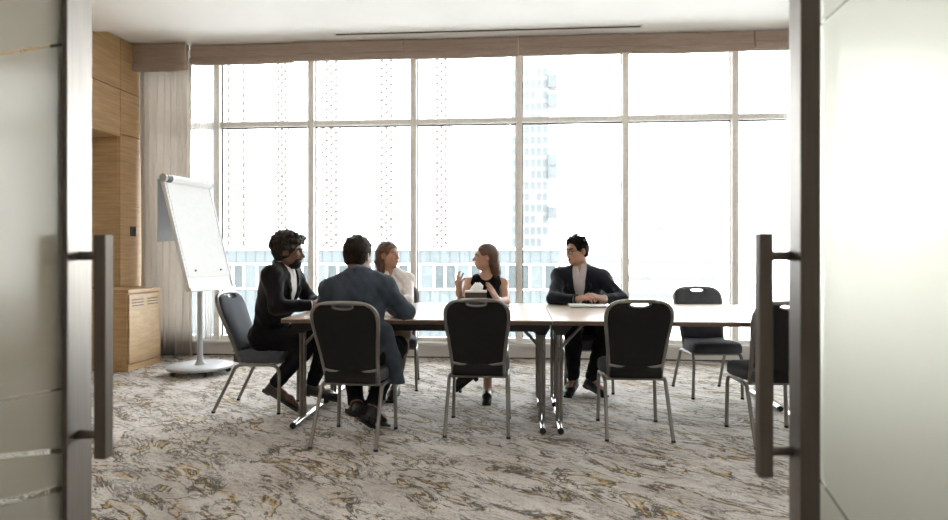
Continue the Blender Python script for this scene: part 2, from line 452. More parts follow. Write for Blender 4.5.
        for ax in range(3):
            o1, o2 = [(1, 2), (2, 0), (0, 1)][ax]
            sa = [slice(1, -1)] * 3; sb = [slice(1, -1)] * 3
            sa[ax] = slice(0, -1); sb[ax] = slice(1, None)
            a = ins[tuple(sa)]; b = ins[tuple(sb)]
            for flip in (0, 1):
                e = np.argwhere((a & ~b) if not flip else (~a & b))
                if len(e) == 0: continue
                off = np.array([1, 1, 1]); off[ax] = 0
                e = e + off
                def g(u, v):
                    q = e.copy(); q[:, o1] -= u; q[:, o2] -= v
                    return idx[q[:, 0], q[:, 1], q[:, 2]]
                q = np.stack([g(0, 0), g(1, 0), g(1, 1), g(0, 1)], 1)
                quads.append(q[:, ::-1] if flip else q)
        Q = np.concatenate(quads).astype(np.int32)
        me = bpy.data.meshes.new(name)
        me.vertices.add(len(pos)); me.vertices.foreach_set('co', pos.astype(np.float32).ravel())
        me.loops.add(Q.size); me.loops.foreach_set('vertex_index', Q.ravel())
        me.polygons.add(len(Q)); me.polygons.foreach_set('loop_start', np.arange(0, Q.size, 4, dtype=np.int32))
        me.polygons.foreach_set('loop_total', np.full(len(Q), 4, dtype=np.int32))
        me.update(calc_edges=True); me.validate()
        me.polygons.foreach_set('use_smooth', np.ones(len(me.polygons), dtype=bool))
        me.materials.append(m)
        return link(bpy.data.objects.new(name, me), parent)

# ------------------------------------------------------------------ room shell
WY = 7.10            # window plane
LX, RX = -4.43, 5.60
DY = 0.60            # wall that holds the double door
UP, LOW = 3.60, 3.51 # ceiling by the window, main ceiling
struct('floor', box(-5.6, RX + 0.2, -3.2, WY + 0.16, -0.12, 0.0), M['carpet'])
bm = bmesh.new()
bx(bm, -5.6, RX + 0.2, -3.2, 6.16, LOW, LOW + 0.25)
bx(bm, -5.6, RX + 0.2, 6.16, WY + 0.16, UP, UP + 0.16)
struct('ceiling', bm, M['ceiling'])
# left wall: wood panelling with a recess over the cabinet
bm = bmesh.new()
NY0, NY1, NZ, ND = 5.20, 6.58, 2.49, 0.36
T = 0.008
def panel(y0, y1, z0, z1):
    bx(bm, LX - 0.03, LX, y0 + T / 2, y1 - T / 2, z0 + T / 2, z1 - T / 2, 0.002)
for (y0, y1) in ((NY1, WY),):
    for z0, z1 in ((0, 0.82), (0.82, 1.73), (1.73, 2.53), (2.53, 3.02), (3.02, 3.59)): panel(y0, y1, z0, z1)
for (y0, y1) in ((6.05, NY1), (NY0, 6.05)):
    for z0, z1 in ((NZ, 3.02), (3.02, 3.59)): panel(y0, y1, z0, z1)
for i in range(4):
    y0 = DY + i * (NY0 - DY) / 4; y1 = y0 + (NY0 - DY) / 4
    for z0, z1 in ((0, 0.82), (0.82, 1.73), (1.73, 2.53), (2.53, 3.02), (3.02, 3.50)): panel(y0, y1, z0, z1)
bx(bm, LX - 0.12, LX - 0.03, NY1 + 0.06, WY, 0, UP); bx(bm, LX - 0.12, LX - 0.03, NY0 - 0.06, NY1 + 0.06, NZ + 0.05, UP); bx(bm, LX - 0.12, LX - 0.03, DY, NY0 - 0.06, 0, LOW + 0.02)
bx(bm, LX - ND - 0.06, LX - 0.03, NY1, NY1 + 0.06, 0, NZ)
bx(bm, LX - ND - 0.06, LX - 0.03, NY0 - 0.06, NY0, 0, NZ)
bx(bm, LX - ND - 0.06, LX - 0.03, NY0 - 0.06, NY1 + 0.06, NZ, NZ + 0.05)
struct('wall_left', bm, M['wood'])
struct('trim_1', box(LX - ND - 0.06, LX - ND, NY0 - 0.06, NY1 + 0.06, 0, NZ), M['white_paint'])   # white panel at the back of the recess
struct('wall_right', box(RX, RX + 0.15, DY, WY, 0, UP), M['wall_paint'])
OX0, OX1, OZ = -1.19, 0.735, 2.62
bm = bmesh.new()
bx(bm, -5.6, OX0, DY - 0.12, DY, 0, LOW); bx(bm, OX1, RX + 0.2, DY - 0.12, DY, 0, LOW); bx(bm, OX0, OX1, DY - 0.12, DY, OZ, LOW)
struct('wall_rear', bm, M['wall_paint'])
bm = bmesh.new()
for x0, x1 in ((OX0, OX0 + 0.04), (OX1 - 0.04, OX1)): bx(bm, x0, x1, DY - 0.14, DY + 0.02, 0, OZ, 0.004)
bx(bm, OX0, OX1, DY - 0.14, DY + 0.02, OZ - 0.04, OZ, 0.004)
struct('trim_2', bm, M['steel_dark'])
# corridor the camera stands in
struct('wall_back', box(-5.6, RX + 0.2, -3.3, -3.2, 0, LOW), M['wall_paint'])
struct('wall_west', box(-5.7, -5.6, -3.3, WY + 0.16, 0, UP), M['wall_paint'])
struct('wall_east', box(RX + 0.2, RX + 0.3, -3.3, WY + 0.16, 0, UP), M['wall_paint'])

# window wall
SILL = 0.185
bm = bmesh.new()
bx(bm, LX, RX, WY - 0.02, WY + 0.16, 0, SILL - 0.03); bx(bm, LX, RX, WY - 0.10, WY + 0.16, SILL - 0.03, SILL, 0.006)
struct('wall_window', bm, M['white_paint'])
struct('baseboard_window', box(LX, RX, WY - 0.028, WY - 0.02, 0, 0.012), M['gasket'])
MX = [-4.43, -3.56, -2.425, -1.222, -0.010, 1.182, 2.375, 3.58, 4.78, 5.60]
TZ = 2.715
HEAD = 3.52
for i in range(len(MX) - 1):
    x0, x1 = MX[i], MX[i + 1]
    bm = bmesh.new(); w = 0.035
    bx(bm, x0, x0 + w, WY - 0.06, WY + 0.10, SILL, HEAD, 0.004)
    bx(bm, x1 - w, x1, WY - 0.06, WY + 0.10, SILL, HEAD, 0.004)
    bx(bm, x0 + w, x1 - w, WY - 0.02, WY + 0.08, SILL, SILL + 0.045, 0.004)
    bx(bm, x0 + w, x1 - w, WY - 0.04, WY + 0.08, TZ - 0.03, TZ + 0.03, 0.004)
    bx(bm, x0 + w, x1 - w, WY - 0.02, WY + 0.08, HEAD - 0.05, HEAD, 0.004)
    f = struct('window_%d' % (i + 1), bm, M['frame_paint'])
    for z0, z1 in ((SILL + 0.045, TZ - 0.03), (TZ + 0.03, HEAD - 0.05)):
        g = struct('glass_pane', box(x0 + w, x1 - w, WY + 0.03, WY + 0.042, z0, z1), M['glass'], f)
        bm = bmesh.new()
        for (a, b, c, d) in ((x0 + w, x0 + w + 0.010, z0, z1), (x1 - w - 0.006, x1 - w, z0, z1), (x0 + w, x1 - w, z1 - 0.014, z1)):
            bx(bm, a, b, WY + 0.018, WY + 0.0295, c, d)
        struct('gasket_strip', bm, M['gasket'], f)
struct('wall_head', box(LX, RX, WY - 0.02, WY + 0.16, HEAD, UP), M['white_paint'])

# linear air slot in the ceiling strip by the window
o = thing('air_diffuser', 'long thin black slot diffuser in the white ceiling strip above the window', 'air vent', (-0.37, 6.66, UP))
bm = bmesh.new(); bx(bm, -1.64, 1.64, -0.022, 0.022, -0.006, 0.004)
obj('slot', bm, M['black_plastic'], o)
bm = bmesh.new()
for y in (-0.034, 0.024): bx(bm, -1.66, 1.66, y, y + 0.010, -0.008, 0.004)
obj('slot_frame', bm, M['white_paint'], o)

# ------------------------------------------------------------------ double door leaves, both swung into the room
def door_leaf(n, x, side, hx, y_far, y_near, glass_x, bands, label):
    """side +1: leaf on the left whose handle face looks to +X."""
    bm = bmesh.new()
    thick = 0.045
    xa, xb = (x - thick, x) if side > 0 else (x, x + thick)
    bx(bm, xa, xb, y_near, y_far, 0.02, 2.55, 0.0015)
    f = struct('door_%d' % n, bm, M['steel'] if side > 0 else [M['steel'], M['steel_dark']])
    if side < 0:
        for p in f.data.polygons:
            if p.normal.y < -0.9 : p.material_index = 1
    else:
        f.data.materials.append(M['steel_dark'])
        for p in f.data.polygons:
            if p.normal.y < -0.9: p.material_index = 1
    bm = bmesh.new()
    bx(bm, xa, xb, DY + 0.03, DY + 0.11, 0.02, 2.55, 0.0015); bx(bm, xa, xb, DY + 0.11, y_near, 0.02, 0.14, 0.0015); bx(bm, xa, xb, DY + 0.11, y_near, 2.47, 2.55, 0.0015)
    struct('leaf_frame', bm, M['steel_dark'], f)
    gx0, gx1 = sorted((glass_x, glass_x - side * 0.010))
    me_b = bmesh.new(); bx(me_b, gx0, gx1, DY + 0.11, y_near, 0.14, 2.47)
    g = struct('frosted_pane', me_b, [M['glass_edge'], frosted('frosted_film_%d' % n, bands)], f)
    for p in g.data.polygons:
        if abs(p.normal.x) > 0.9: p.material_index = 1
    bm = bmesh.new()
    hy = (y_far + y_near) / 2 if side > 0 else y_far - 0.012
    bx(bm, hx - 0.0155, hx + 0.0155, hy - 0.0155, hy + 0.0155, 0.667, 1.231, 0.002)
    h = struct('pull_handle', bm, M['steel_dark'], f)
    for z in (0.725, 1.178):
        bm = bmesh.new(); tube(bm, [(x, hy, z), (hx, hy, z)], 0.011, 14)
        struct('standoff', bm, M['steel_dark'], h, True)
    return f
door_leaf(1, -1.115, +1, -1.052, 1.541, 1.452, -1.128,
          [(0.9588, -0.075, 0, 0.0022), (1.0456, -0.24, 0, 0.0065), (0.894, -0.20, 0, 0.0075), (1.0368, 0.457, 0.0, 0.004)],
          'left')
door_leaf(2, 0.627, -1, 0.566, 1.500, 1.440, 0.669,
          [(0.187, 0.34, 0, 0.0035), (1.7957, -0.07, 0, 0.0022)], 'right')

# ------------------------------------------------------------------ curtains and roman shades
def pleated(bm, x0, x1, y, z0, z1, amp, n, jitter, steps=None, th=0.006):
    k = int(n * 10); cols = []
    rs = random.Random(int(x0 * 100))
    ph = [rs.uniform(-jitter, jitter) for _ in range(n + 2)]; am = [rs.uniform(0.6, 1.0) for _ in range(n + 2)]
    zs = [z0 + (z1 - z0) * i / 6 for i in range(7)]
    def pt(i, z):
        u = i / k; c = u * n; j = int(c); f = c - j
        p = ph[j] * (1 - f) + ph[j + 1] * f; a = am[j] * (1 - f) + am[j + 1] * f
        t = (z - z0) / (z1 - z0)
        return Vector((x0 + u * (x1 - x0) + 0.012 * math.sin(t * 5 + j), y + amp * a * (1.0 - 0.25 * t) * math.sin(2 * PI * (c + p)), z))
    F = [[bm.verts.new(pt(i, z)) for z in zs] for i in range(k + 1)]
    B = [[bm.verts.new(pt(i, z) + Vector((0, th, 0))) for z in zs] for i in range(k + 1)]
    for i in range(k):
        for j in range(6):
            bm.faces.new((F[i][j], F[i + 1][j], F[i + 1][j + 1], F[i][j + 1]))
            bm.faces.new((B[i][j + 1], B[i + 1][j + 1], B[i + 1][j], B[i][j]))
    for i in (0, k):
        for j in range(6): bm.faces.new((F[i][j], F[i][j + 1], B[i][j + 1], B[i][j]))
    for j in (0, 6):
        for i in range(k): bm.faces.new((F[i][j], B[i][j], B[i + 1][j], F[i + 1][j]))
    return bm
o = obj('curtain', pleated(bmesh.new(), -4.41, -3.80, 6.945, 0.015, 3.43, 0.055, 8, 0.18), M['curtain'], smooth=True)
tag(o, 'heavy beige floor-length drape gathered in the left corner beside the wood panelling', 'curtain')
o = obj('sheer_curtain', pleated(bmesh.new(), -3.785, -3.58, 7.0, 0.20, 3.42, 0.022, 5, 0.2), M['sheer'], smooth=True)
tag(o, 'thin white sheer curtain hanging next to the beige drape behind the flip chart', 'curtain')
o = obj('sheer_curtain', pleated(bmesh.new(), 2.90, 3.30, 7.0, 0.20, 3.42, 0.020, 6, 0.2), M['sheer'], smooth=True)
tag(o, 'thin white sheer curtain at the far right end of the window', 'curtain')

SH = [(-4.42, -3.79, 3.285, 6.80), (-3.785, -2.575, 3.37, 6.890), (-2.572, -1.30, 3.385, 6.870), (-1.297, -0.022, 3.380, 6.885), (-0.018, 1.21, 3.385, 6.870), (1.214, 2.515, 3.380, 6.885), (2.518, 3.05, 3.395, 6.870)]
SHL = ['short beige roman shade over the drape in the left corner, hanging lowest of the row',
       'rolled-up beige roman shade over the first window bay right of the drape',
       'rolled-up beige roman shade above the man with curly hair and the man in blue',
       'rolled-up beige roman shade above the raised hand of the woman in black',
       'rolled-up beige roman shade above the man in glasses',
       'rolled-up beige roman shade above the empty chair on the window side',
       'short rolled-up beige roman shade at the right end by the door handle']
for (x0, x1, zb, yf), lb in zip(SH, SHL):
    t = thing('roman_shade', lb, 'roman shade', ((x0 + x1) / 2, yf, 3.5), 0, 'roman shades along the top of the window')
    hw = (x1 - x0) / 2
    bm = bmesh.new(); bx(bm, -hw, hw, -0.015, 0.06, 0.025, 0.088, 0.004)
    obj('headrail', bm, M['shade'], t)
    zz = zb - 3.5
    folds = ((zz + 0.03, 0.028, -0.012), (zz + 0.055, 0.026, 0.018), (zz + 0.09, 0.024, 0.004))
    prof = [(0.07, 0.03)]
    prof = [(-0.008, 0.035), (-0.020, 0.01), (-0.012, zz + 0.085), (-0.030, zz + 0.075), (-0.038, zz + 0.045), (-0.030, zz + 0.012), (-0.012, zz), (0.015, zz + 0.004), (0.03, zz + 0.03), (0.03, 0.035)]
    bm = bmesh.new(); nx = 14
    rs = random.Random(int(x0 * 50)); rings = []
    for i in range(nx + 1):
        x = -hw + 2 * hw * i / nx; s = 0.004 * math.sin(i * 1.3 + x0) ; sag = 0.010 * (1 - (2 * i / nx - 1) ** 2)
        rings.append([bm.verts.new((x, py + s, pz - (sag if pz < -0.03 else 0) + rs.uniform(-0.0015, 0.0015))) for (py, pz) in prof])
    for a, b in zip(rings, rings[1:]):
        for k in range(len(prof)): bm.faces.new((a[k], a[(k + 1) % len(prof)], b[(k + 1) % len(prof)], b[k]))
    bm.faces.new(rings[0]); bm.faces.new(list(reversed(rings[-1])))
    obj('folded_fabric', bm, M['shade'], t, True, angle=0.9)

# ------------------------------------------------------------------ cabinet, wall switch
t = thing('cabinet', 'low oak cabinet with slotted vents standing in the left corner', 'cabinet', (-4.185, 6.265, 0))
hx_, hy_ = 0.242, 0.285
obj('body', box(-hx_, hx_ - 0.02, -hy_ + 0.006, hy_, 0.0, 0.79, 0.003), M['wood_cab'], t)
obj('plinth', box(hx_ - 0.02, hx_ - 0.004, -hy_ + 0.008, hy_, 0.0, 0.065, 0.002), M['wood_cab'], t)
obj('top', box(-hx_, hx_ + 0.004, -hy_, hy_, 0.793, 0.828, 0.003), M['wood_cab'], t)
d = obj('door', box(hx_ - 0.019, hx_, -hy_ + 0.02, hy_ - 0.006, 0.075, 0.775, 0.003), M['wood_cab'], t)
bm = bmesh.new()
for yc in (-0.125, 0.135):
    for z in (0.655, 0.685, 0.715): bx(bm, hx_ - 0.004, hx_ + 0.0012, yc - 0.10, yc + 0.10, z, z + 0.010)
obj('vent_slots', bm, M['gasket'], d)
bm = bmesh.new(); bx(bm, -0.006, 0.006, -0.045, 0.045, -0.055, 0.055, 0.003)
o = thing('wall_switch', 'square black switch plate on the oak wall beside the drape', 'light switch', (LX + 0.007, 6.80, 1.45))
obj('plate', bm, M['black_plastic'], o)
obj('rocker', box(0.005, 0.010, -0.028, 0.028, -0.036, 0.036, 0.002), M['black_plastic'], o)
o = thing('remote_control', 'small black remote lying on the left end of the oak cabinet', 'remote', (-4.34, 6.10, 0.828), 0.4)
obj('case', box(-0.05, 0.05, -0.02, 0.02, 0, 0.02, 0.004), M['black_plastic'], o)

# ------------------------------------------------------------------ flip chart
fc = Vector((-3.19, 5.98, 0))
t = thing('flip_chart', 'white flip chart easel on a round wheeled base by the beige drape', 'flip chart', fc)
bm = bmesh.new(); lathe(bm, [(0.0, 0.05), (0.29, 0.05), (0.31, 0.058), (0.31, 0.078), (0.285, 0.088), (0.20, 0.092), (0.18, 0.088), (0.0, 0.088)], 48)
obj('base', bm, M['plastic_grey'], t, True, angle=0.6)
for a in (0.35, 1.6, 2.85, 4.1, 5.35):
    c = Vector((0.265 * math.cos(a), 0.265 * math.sin(a), 0.026))
    bm = bmesh.new(); w = Vector((math.sin(a), -math.cos(a), 0)) * 0.012
    tube(bm, [c - w, c + w], 0.026, 16)
    tube(bm, [c + Vector((0, 0, 0.01)), c + Vector((0, 0, 0.04))], 0.009, 8)
    obj('caster', bm, M['black_plastic'], t, True, angle=0.6)
bm = bmesh.new(); tube(bm, [(0, 0, 0.085), (0, 0, 1.0)], 0.026, 18); lathe(bm, [(0.055, 0.088), (0.05, 0.10), (0.032, 0.125), (0.027, 0.16)], 20)
obj('pole', bm, M['plastic_grey'], t, True, angle=0.6)
# board frame: n = facing, r = along the width, u = up the slope
n0 = Vector((0.985, -0.17, 0)).normalized(); r_ = Vector((0.17, 0.985, 0)).normalized()
tilt = math.radians(15.5)
u_ = (Vector((0, 0, 1)) * math.cos(tilt) - n0 * math.sin(tilt)); nn = n0 * math.cos(tilt) + Vector((0, 0, 1)) * math.sin(tilt)
o0 = Vector((0.135, -0.05, 0.86))
def B(a, b, c): return o0 + r_ * (a * 0.92) + u_ * b + nn * c
def bslab(bm, a0, a1, b0, b1, c0, c1, bev=0.004):
    prism(bm, [(a0, b0), (a1, b0), (a1, b1), (a0, b1)], lambda p: B(p[0], p[1], c0), lambda p: B(p[0], p[1], c1))
    return bm
obj('board', bslab(bmesh.new(), -0.345, 0.345, 0.0, 1.08, 0.0, 0.016), M['whiteboard'], t)
bm = bmesh.new()
bslab(bm, -0.365, -0.345, -0.01, 1.10, -0.012, 0.026); bslab(bm, 0.345, 0.365, -0.01, 1.10, -0.012, 0.026); bslab(bm, -0.365, 0.365, -0.03, 0.0, -0.012, 0.040); bslab(bm, -0.365, 0.365, 1.08, 1.10, -0.012, 0.026)
obj('board_frame', bm, M['plastic_white'], t)
for a in (-0.36, 0.36):
    bm = bmesh.new(); tube(bm, [B(a - 0.015, 1.085, 0.030), B(a + 0.015, 1.085, 0.030)], 0.040, 24)
    obj('clamp_end', bm, M['plastic_grey'], t, True, angle=0.6)
bm = bmesh.new(); tube(bm, [B(-0.338, 1.085, 0.030), B(-0.275, 1.085, 0.030)], 0.041, 24)
obj('clamp_sleeve', bm, M['black_plastic'], t, True, angle=0.6)
bm = bmesh.new(); tube(bm, [B(-0.275, 1.085, 0.030), B(0.345, 1.085, 0.030)], 0.038, 24)
obj('paper_roll', bm, M['paper'], t, True, angle=0.6)
obj('paper_pad', bslab(bmesh.new(), -0.33, 0.335, 0.10, 1.09, 0.017, 0.024), M['paper'], t)
for a in (-0.21, 0.20):
    bm = bmesh.new(); tube(bm, [B(a, 0.17, 0.024), B(a, 0.17, 0.034)], 0.010, 12)
    obj('magnet', bm, M['dark_metal'], t, True, angle=0.6)
# sheets flipped over the top hang straight down behind the board
bm = bmesh.new(); topb = B(0, 1.09, -0.02)
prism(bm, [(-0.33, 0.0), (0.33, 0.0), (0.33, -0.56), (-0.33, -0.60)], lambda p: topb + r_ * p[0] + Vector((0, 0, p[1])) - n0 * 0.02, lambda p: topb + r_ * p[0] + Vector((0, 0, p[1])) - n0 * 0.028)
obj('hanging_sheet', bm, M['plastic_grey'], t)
bm = bmesh.new(); tube(bm, [(0, 0, 0.98), B(0, 0.20, -0.02)], 0.02, 12); bslab(bm, -0.06, 0.06, 0.10, 0.45, -0.03, -0.012)
obj('bracket', bm, M['plastic_grey'], t)

# ------------------------------------------------------------------ tables
TT = 0.755
def make_table(rail):
    t = thing('folding_table', 'x', 'table', group=None)
    L2, D2 = 0.90, 0.36
    obj('tabletop', box(-L2 + .002, L2 - .002, -D2 + .002, D2 - .002, TT - 0.006, TT, 0.001), M['table_top'], t)
    obj('edge_band', box(-L2, L2, -D2, D2, TT - 0.030, TT - 0.0062, 0.003), M['table_edge'], t)
    if rail:
        bm = bmesh.new()
        for y in (-D2 + 0.10, D2 - 0.13): bx(bm, -L2 + 0.03, L2 - 0.03, y, y + 0.03, TT - 0.085, TT - 0.030, 0.003)
        obj('under_frame', bm, M['rubber'], t)
    for s in (-1, 1):
        x = s * (L2 - 0.058)
        bm = bmesh.new()
        for dx in (-0.013, 0.013): tube(bm, [(x + dx, -0.10, 0.04), (x + dx, -0.10, TT - 0.03)], 0.0125, 12)
        lg = obj('leg', bm, M['dark_metal'], t, True, angle=0.6)
        bm = bmesh.new(); tube(bm, [(x, -0.285, 0.024), (x, 0.285, 0.024)], 0.021, 14)
        obj('foot', bm, M['chrome'], lg, True, angle=0.6)
        for e in (-1, 1):
            bm = bmesh.new(); tube(bm, [(x, e * 0.283, 0.024), (x, e * 0.30, 0.023)], [0.0215, 0.0205], 14)
            obj('end_cap', bm, M['rubber'], lg, True, angle=0.6)
        bm = bmesh.new(); tube(bm, [(x, -0.10, 0.53), (x - s * 0.17, -0.10, TT - 0.04)], 0.011, 10)
        obj('brace', bm, M['dark_metal'], t, True, angle=0.6)
        bm = bmesh.new()
        prism(bm, [(-0.10, TT - 0.03), (0.065, TT - 0.03), (0.065, TT - 0.07), (0.03, TT - 0.115), (-0.04, TT - 0.115), (-0.10, TT - 0.06)],
              lambda p: Vector((x + s * p[0] * 0.8, -0.19, p[1])), lambda p: Vector((x + s * p[0] * 0.8, 0.19, p[1])))
        obj('leg_bracket', bm, M['rubber'], t)
    return t
ta = make_table(True)
tag(ta, 'near left folding table that the man in the blue jacket sits at', 'table', 'folding tables pushed into one block'); ta.location = (-0.692, 4.39, 0)
tb = copy_tree(ta); tb.location = (-0.692, 5.112, 0); tag(tb, 'far left folding table carrying the tissue box in front of the woman in black')
tc_ = make_table(False)
tag(tc_, 'near right folding table with an empty chair behind and in front of it', 'table', 'folding tables pushed into one block'); tc_.location = (1.110, 4.39, 0)
td = copy_tree(tc_); td.location = (1.110, 5.112, 0); tag(td, 'far right folding table where the man in glasses rests his hands')
tc_['label'] = 'near right folding table between the two empty chairs nearest the right door handle'

# ------------------------------------------------------------------ banquet chair (front = +Y)
def back_at(z):
    """y of the back plane at height z: leans backwards."""
    return -0.055 - 0.195 * ((z - 0.36) / 0.53)
def make_chair():
    t = thing('banquet_chair', 'x', 'chair')
    # seat cushion, slightly crowned and tapering to the back
    bm = bmesh.new()
    out = []
    for (x, y) in [(-0.165, -0.115), (-0.185, 0.0), (-0.205, 0.14), (-0.205, 0.235), (-0.185, 0.272), (-0.10, 0.288), (0, 0.29), (0.10, 0.288), (0.185, 0.272), (0.205, 0.235), (0.205, 0.14), (0.185, 0.0), (0.165, -0.115), (0.0, -0.12)]:
        out.append((x, y))
    cx, cy = 0, 0.09
    layers = [(0.375, 0.96), (0.382, 1.0), (0.43, 1.0), (0.450, 0.965), (0.460, 0.88), (0.466, 0.5)]
    rings = [[bm.verts.new((cx + (x - cx) * s, cy + (y - cy) * s, z)) for (x, y) in out] for (z, s) in layers]
    for a, b in zip(rings, rings[1:]):
        for k in range(len(out)): bm.faces.new((a[k], a[(k + 1) % len(out)], b[(k + 1) % len(out)], b[k]))
    bm.faces.new(list(reversed(rings[0]))); bm.faces.new(rings[-1])
    so = obj('seat', bm, [M['chair_fabric'], M['shaded_back']], t, True, angle=0.9)
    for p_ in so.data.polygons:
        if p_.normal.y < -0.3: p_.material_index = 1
    # back outline (half), x against z
    half = [(0.168, 0.375), (0.172, 0.45), (0.180, 0.55), (0.192, 0.65), (0.203, 0.73), (0.206, 0.78), (0.200, 0.825), (0.180, 0.856), (0.145, 0.876), (0.09, 0.886), (0.0, 0.889)]
    full = [(-x, z) for (x, z) in half] + [(x, z) for (x, z) in reversed(half[:-1])]
    pts = spline([(x, back_at(z), z) for (x, z) in full], 3)
    bm = bmesh.new(); tube(bm, pts, 0.0140, 10, sx=1.0)
    fr = obj('back_frame', bm, M['champagne'], t, True, angle=0.9)
    # handle slot rim: a smile under the top of the frame
    sl = [(0.068 * math.cos(a), 0.868 - 0.020 * math.sin(a)) for a in np.linspace(0, PI, 11)]
    bm = bmesh.new(); tube(bm, [(x, back_at(z), z) for (x, z) in sl], 0.006, 8)
    tube(bm, [(0.068, back_at(0.865), 0.865), (0.05, back_at(0.880), 0.880)], 0.006, 8); tube(bm, [(-0.068, back_at(0.865), 0.865), (-0.05, back_at(0.880), 0.880)], 0.006, 8)
    obj('handle_rim', bm, M['champagne'], fr, True, angle=0.9)
    # lower cross rail, bowed down in the middle
    zr = [(x, 0.462 - 0.022 * (1 - (x / 0.17) ** 2)) for x in np.linspace(-0.172, 0.172, 11)]
    bm = bmesh.new(); tube(bm, [(x, back_at(z) - 0.014, z) for (x, z) in zr], 0.011, 8, sx=1.0)
    obj('cross_rail', bm, M['champagne'], fr, True, angle=0.9)
    # upholstered pad: outline inside frame, notched under the slot
    ins = [(x * 0.955, z) for (x, z) in half if z > 0.44]
    lower = [(x * 0.95, z) for (x, z) in zr]
    outl = lower[:]                                           # left to right along the rail
    outl += [(x, z) for (x, z) in ins if z > 0.47 and x > 0.08 and z < 0.879]
    outl += [(0.072, 0.877)] + [(0.072 * math.cos(a), 0.864 - 0.021 * math.sin(a)) for a in np.linspace(0, PI, 9)] + [(-0.072, 0.877)]
    outl += [(-x, z) for (x, z) in reversed([(x, z) for (x, z) in ins if z > 0.47 and x > 0.08 and z < 0.879])]
    bm = bmesh.new()
    cz = 0.66
    lay = [(-0.016, 0.985), (-0.010, 1.0), (0.012, 1.0), (0.028, 0.97), (0.036, 0.90)]
    rings = []
    for (dy, s) in lay:
        rings.append([bm.verts.new((x * s, back_at(z) + dy, cz + (z - cz) * (s if z < 0.83 else 1 - (1 - s) * 0.25))) for (x, z) in outl])
    for a, b in zip(rings, rings[1:]):
        for k in range(len(outl)): bm.faces.new((a[k], a[(k + 1) % len(outl)], b[(k + 1) % len(outl)], b[k]))
    f1 = bm.faces.new(list(reversed(rings[0]))); f2 = bm.faces.new(rings[-1])
    bmesh.ops.triangulate(bm, faces=[f1, f2])
    obj('backrest', bm, [M['chair_fabric'], M['shaded_back']], t, True, angle=0.7)
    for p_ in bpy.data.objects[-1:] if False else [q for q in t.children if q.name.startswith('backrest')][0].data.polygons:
        if p_.normal.y < -0.2: p_.material_index = 1  # rear faces take the copy with shade in its colour
    # legs
    for s in (-1, 1):
        x = s * 0.196
        top = [(x, 0.06, 0.362), (x, 0.17, 0.362), (x, 0.225, 0.350), (x, 0.247, 0.310), (x, 0.250, 0.25), (x * 1.03, 0.246, 0.012)]
        bm = bmesh.new(); tube(bm, spline(top, 4), 0.0125, 10); obj_leg = obj('leg', bm, M['champagne'], t, True, angle=0.9)
        bm = bmesh.new(); tube(bm, [(x * 1.03, 0.246, 0.0), (x * 1.03, 0.246, 0.014)], 0.014, 10); obj('glide', bm, M['rubber'], obj_leg, True, angle=0.9)
        rear = [(x, 0.07, 0.362), (x, -0.03, 0.362), (x, -0.075, 0.350), (x, -0.10, 0.315), (x * 1.05, -0.25, 0.012)]
        bm = bmesh.new(); tube(bm, spline(rear, 4), 0.0125, 10); obj_leg = obj('leg', bm, M['champagne'], t, True, angle=0.9)
        bm = bmesh.new(); tube(bm, [(x * 1.05, -0.252, 0.0), (x * 1.05, -0.249, 0.014)], 0.014, 10); obj('glide', bm, M['rubber'], obj_leg, True, angle=0.9)
    for y in (-0.06, 0.20):
        bm = bmesh.new(); tube(bm, [(-0.196, y, 0.362), (0.196, y, 0.362)], 0.010, 8)
        obj('cross_bar', bm, M['champagne'], t, True, angle=0.9)
    return t
CH = make_chair()
R = math.radians
chairs = [(-1.055, 3.925, R(-3), 'black banquet chair that the man in the blue jacket sits on'),
          (-0.28, 4.232, R(0), 'empty black banquet chair with its back to the door, facing the woman in black'),
          (0.755, 4.225, R(0), 'empty black banquet chair with its back to the door, facing the man in glasses'),
          (1.595, 5.45, R(184), 'empty black banquet chair on the window side, tucked under the right end of the table'),
          (1.625, 4.135, R(2), 'empty black banquet chair half hidden behind the right door handle'),
          (-2.03, 4.675, R(-90), 'banquet chair at the left table end under the man with curly hair'),
          (-1.13, 5.545, R(188), 'banquet chair under the woman in the white blouse'),
          (-0.31, 5.545, R(180), 'banquet chair under the woman in the sleeveless black top'),
          (0.585, 5.575, R(180), 'banquet chair under the man wearing glasses')]
for i, (x, y, rz, lb) in enumerate(chairs):
    c = CH if i == 0 else copy_tree(CH)
    c.location = (x, y, 0); c.rotation_euler = (0, 0, rz); tag(c, lb, 'chair', 'banquet chairs around the meeting table')

# ------------------------------------------------------------------ things on the table
t = thing('tissue_box', 'brown tissue box with a white tissue standing before the woman in black', 'tissue box', (-0.37, 5.20, TT), 0.05)
obj('box', box(-0.088, 0.088, -0.06, 0.06, 0, 0.115, 0.003), M['tissue_box'], t)
bm = bmesh.new(); bx(bm, -0.092, 0.092, -0.064, 0.064, 0.113, 0.128, 0.003)
obj('lid', bm, M['white_paint'], t)
bm = bmesh.new(); n = 14
base = []; mid = []; top = []
for k in range(n):
    a = 2 * PI * k / n
    base.append(bm.verts.new((0.055 * math.cos(a), 0.014 * math.sin(a), 0.126)))
    mid.append(bm.verts.new((0.010 + 0.048 * math.cos(a) * (1 + 0.25 * math.sin(3 * a)), 0.026 * math.sin(a) * (1 + 0.3 * math.cos(2 * a)), 0.158 + 0.008 * math.sin(4 * a))))
    top.append(bm.verts.new((0.015 + 0.020 * math.cos(a), 0.010 * math.sin(a), 0.188 + 0.010 * math.sin(3 * a))))
for A, Bq in ((base, mid), (mid, top)):
    for k in range(n): bm.faces.new((A[k], A[(k + 1) % n], Bq[(k + 1) % n], Bq[k]))
bm.faces.new(top)
obj('tissue', bm, M['tissue'], t, True)
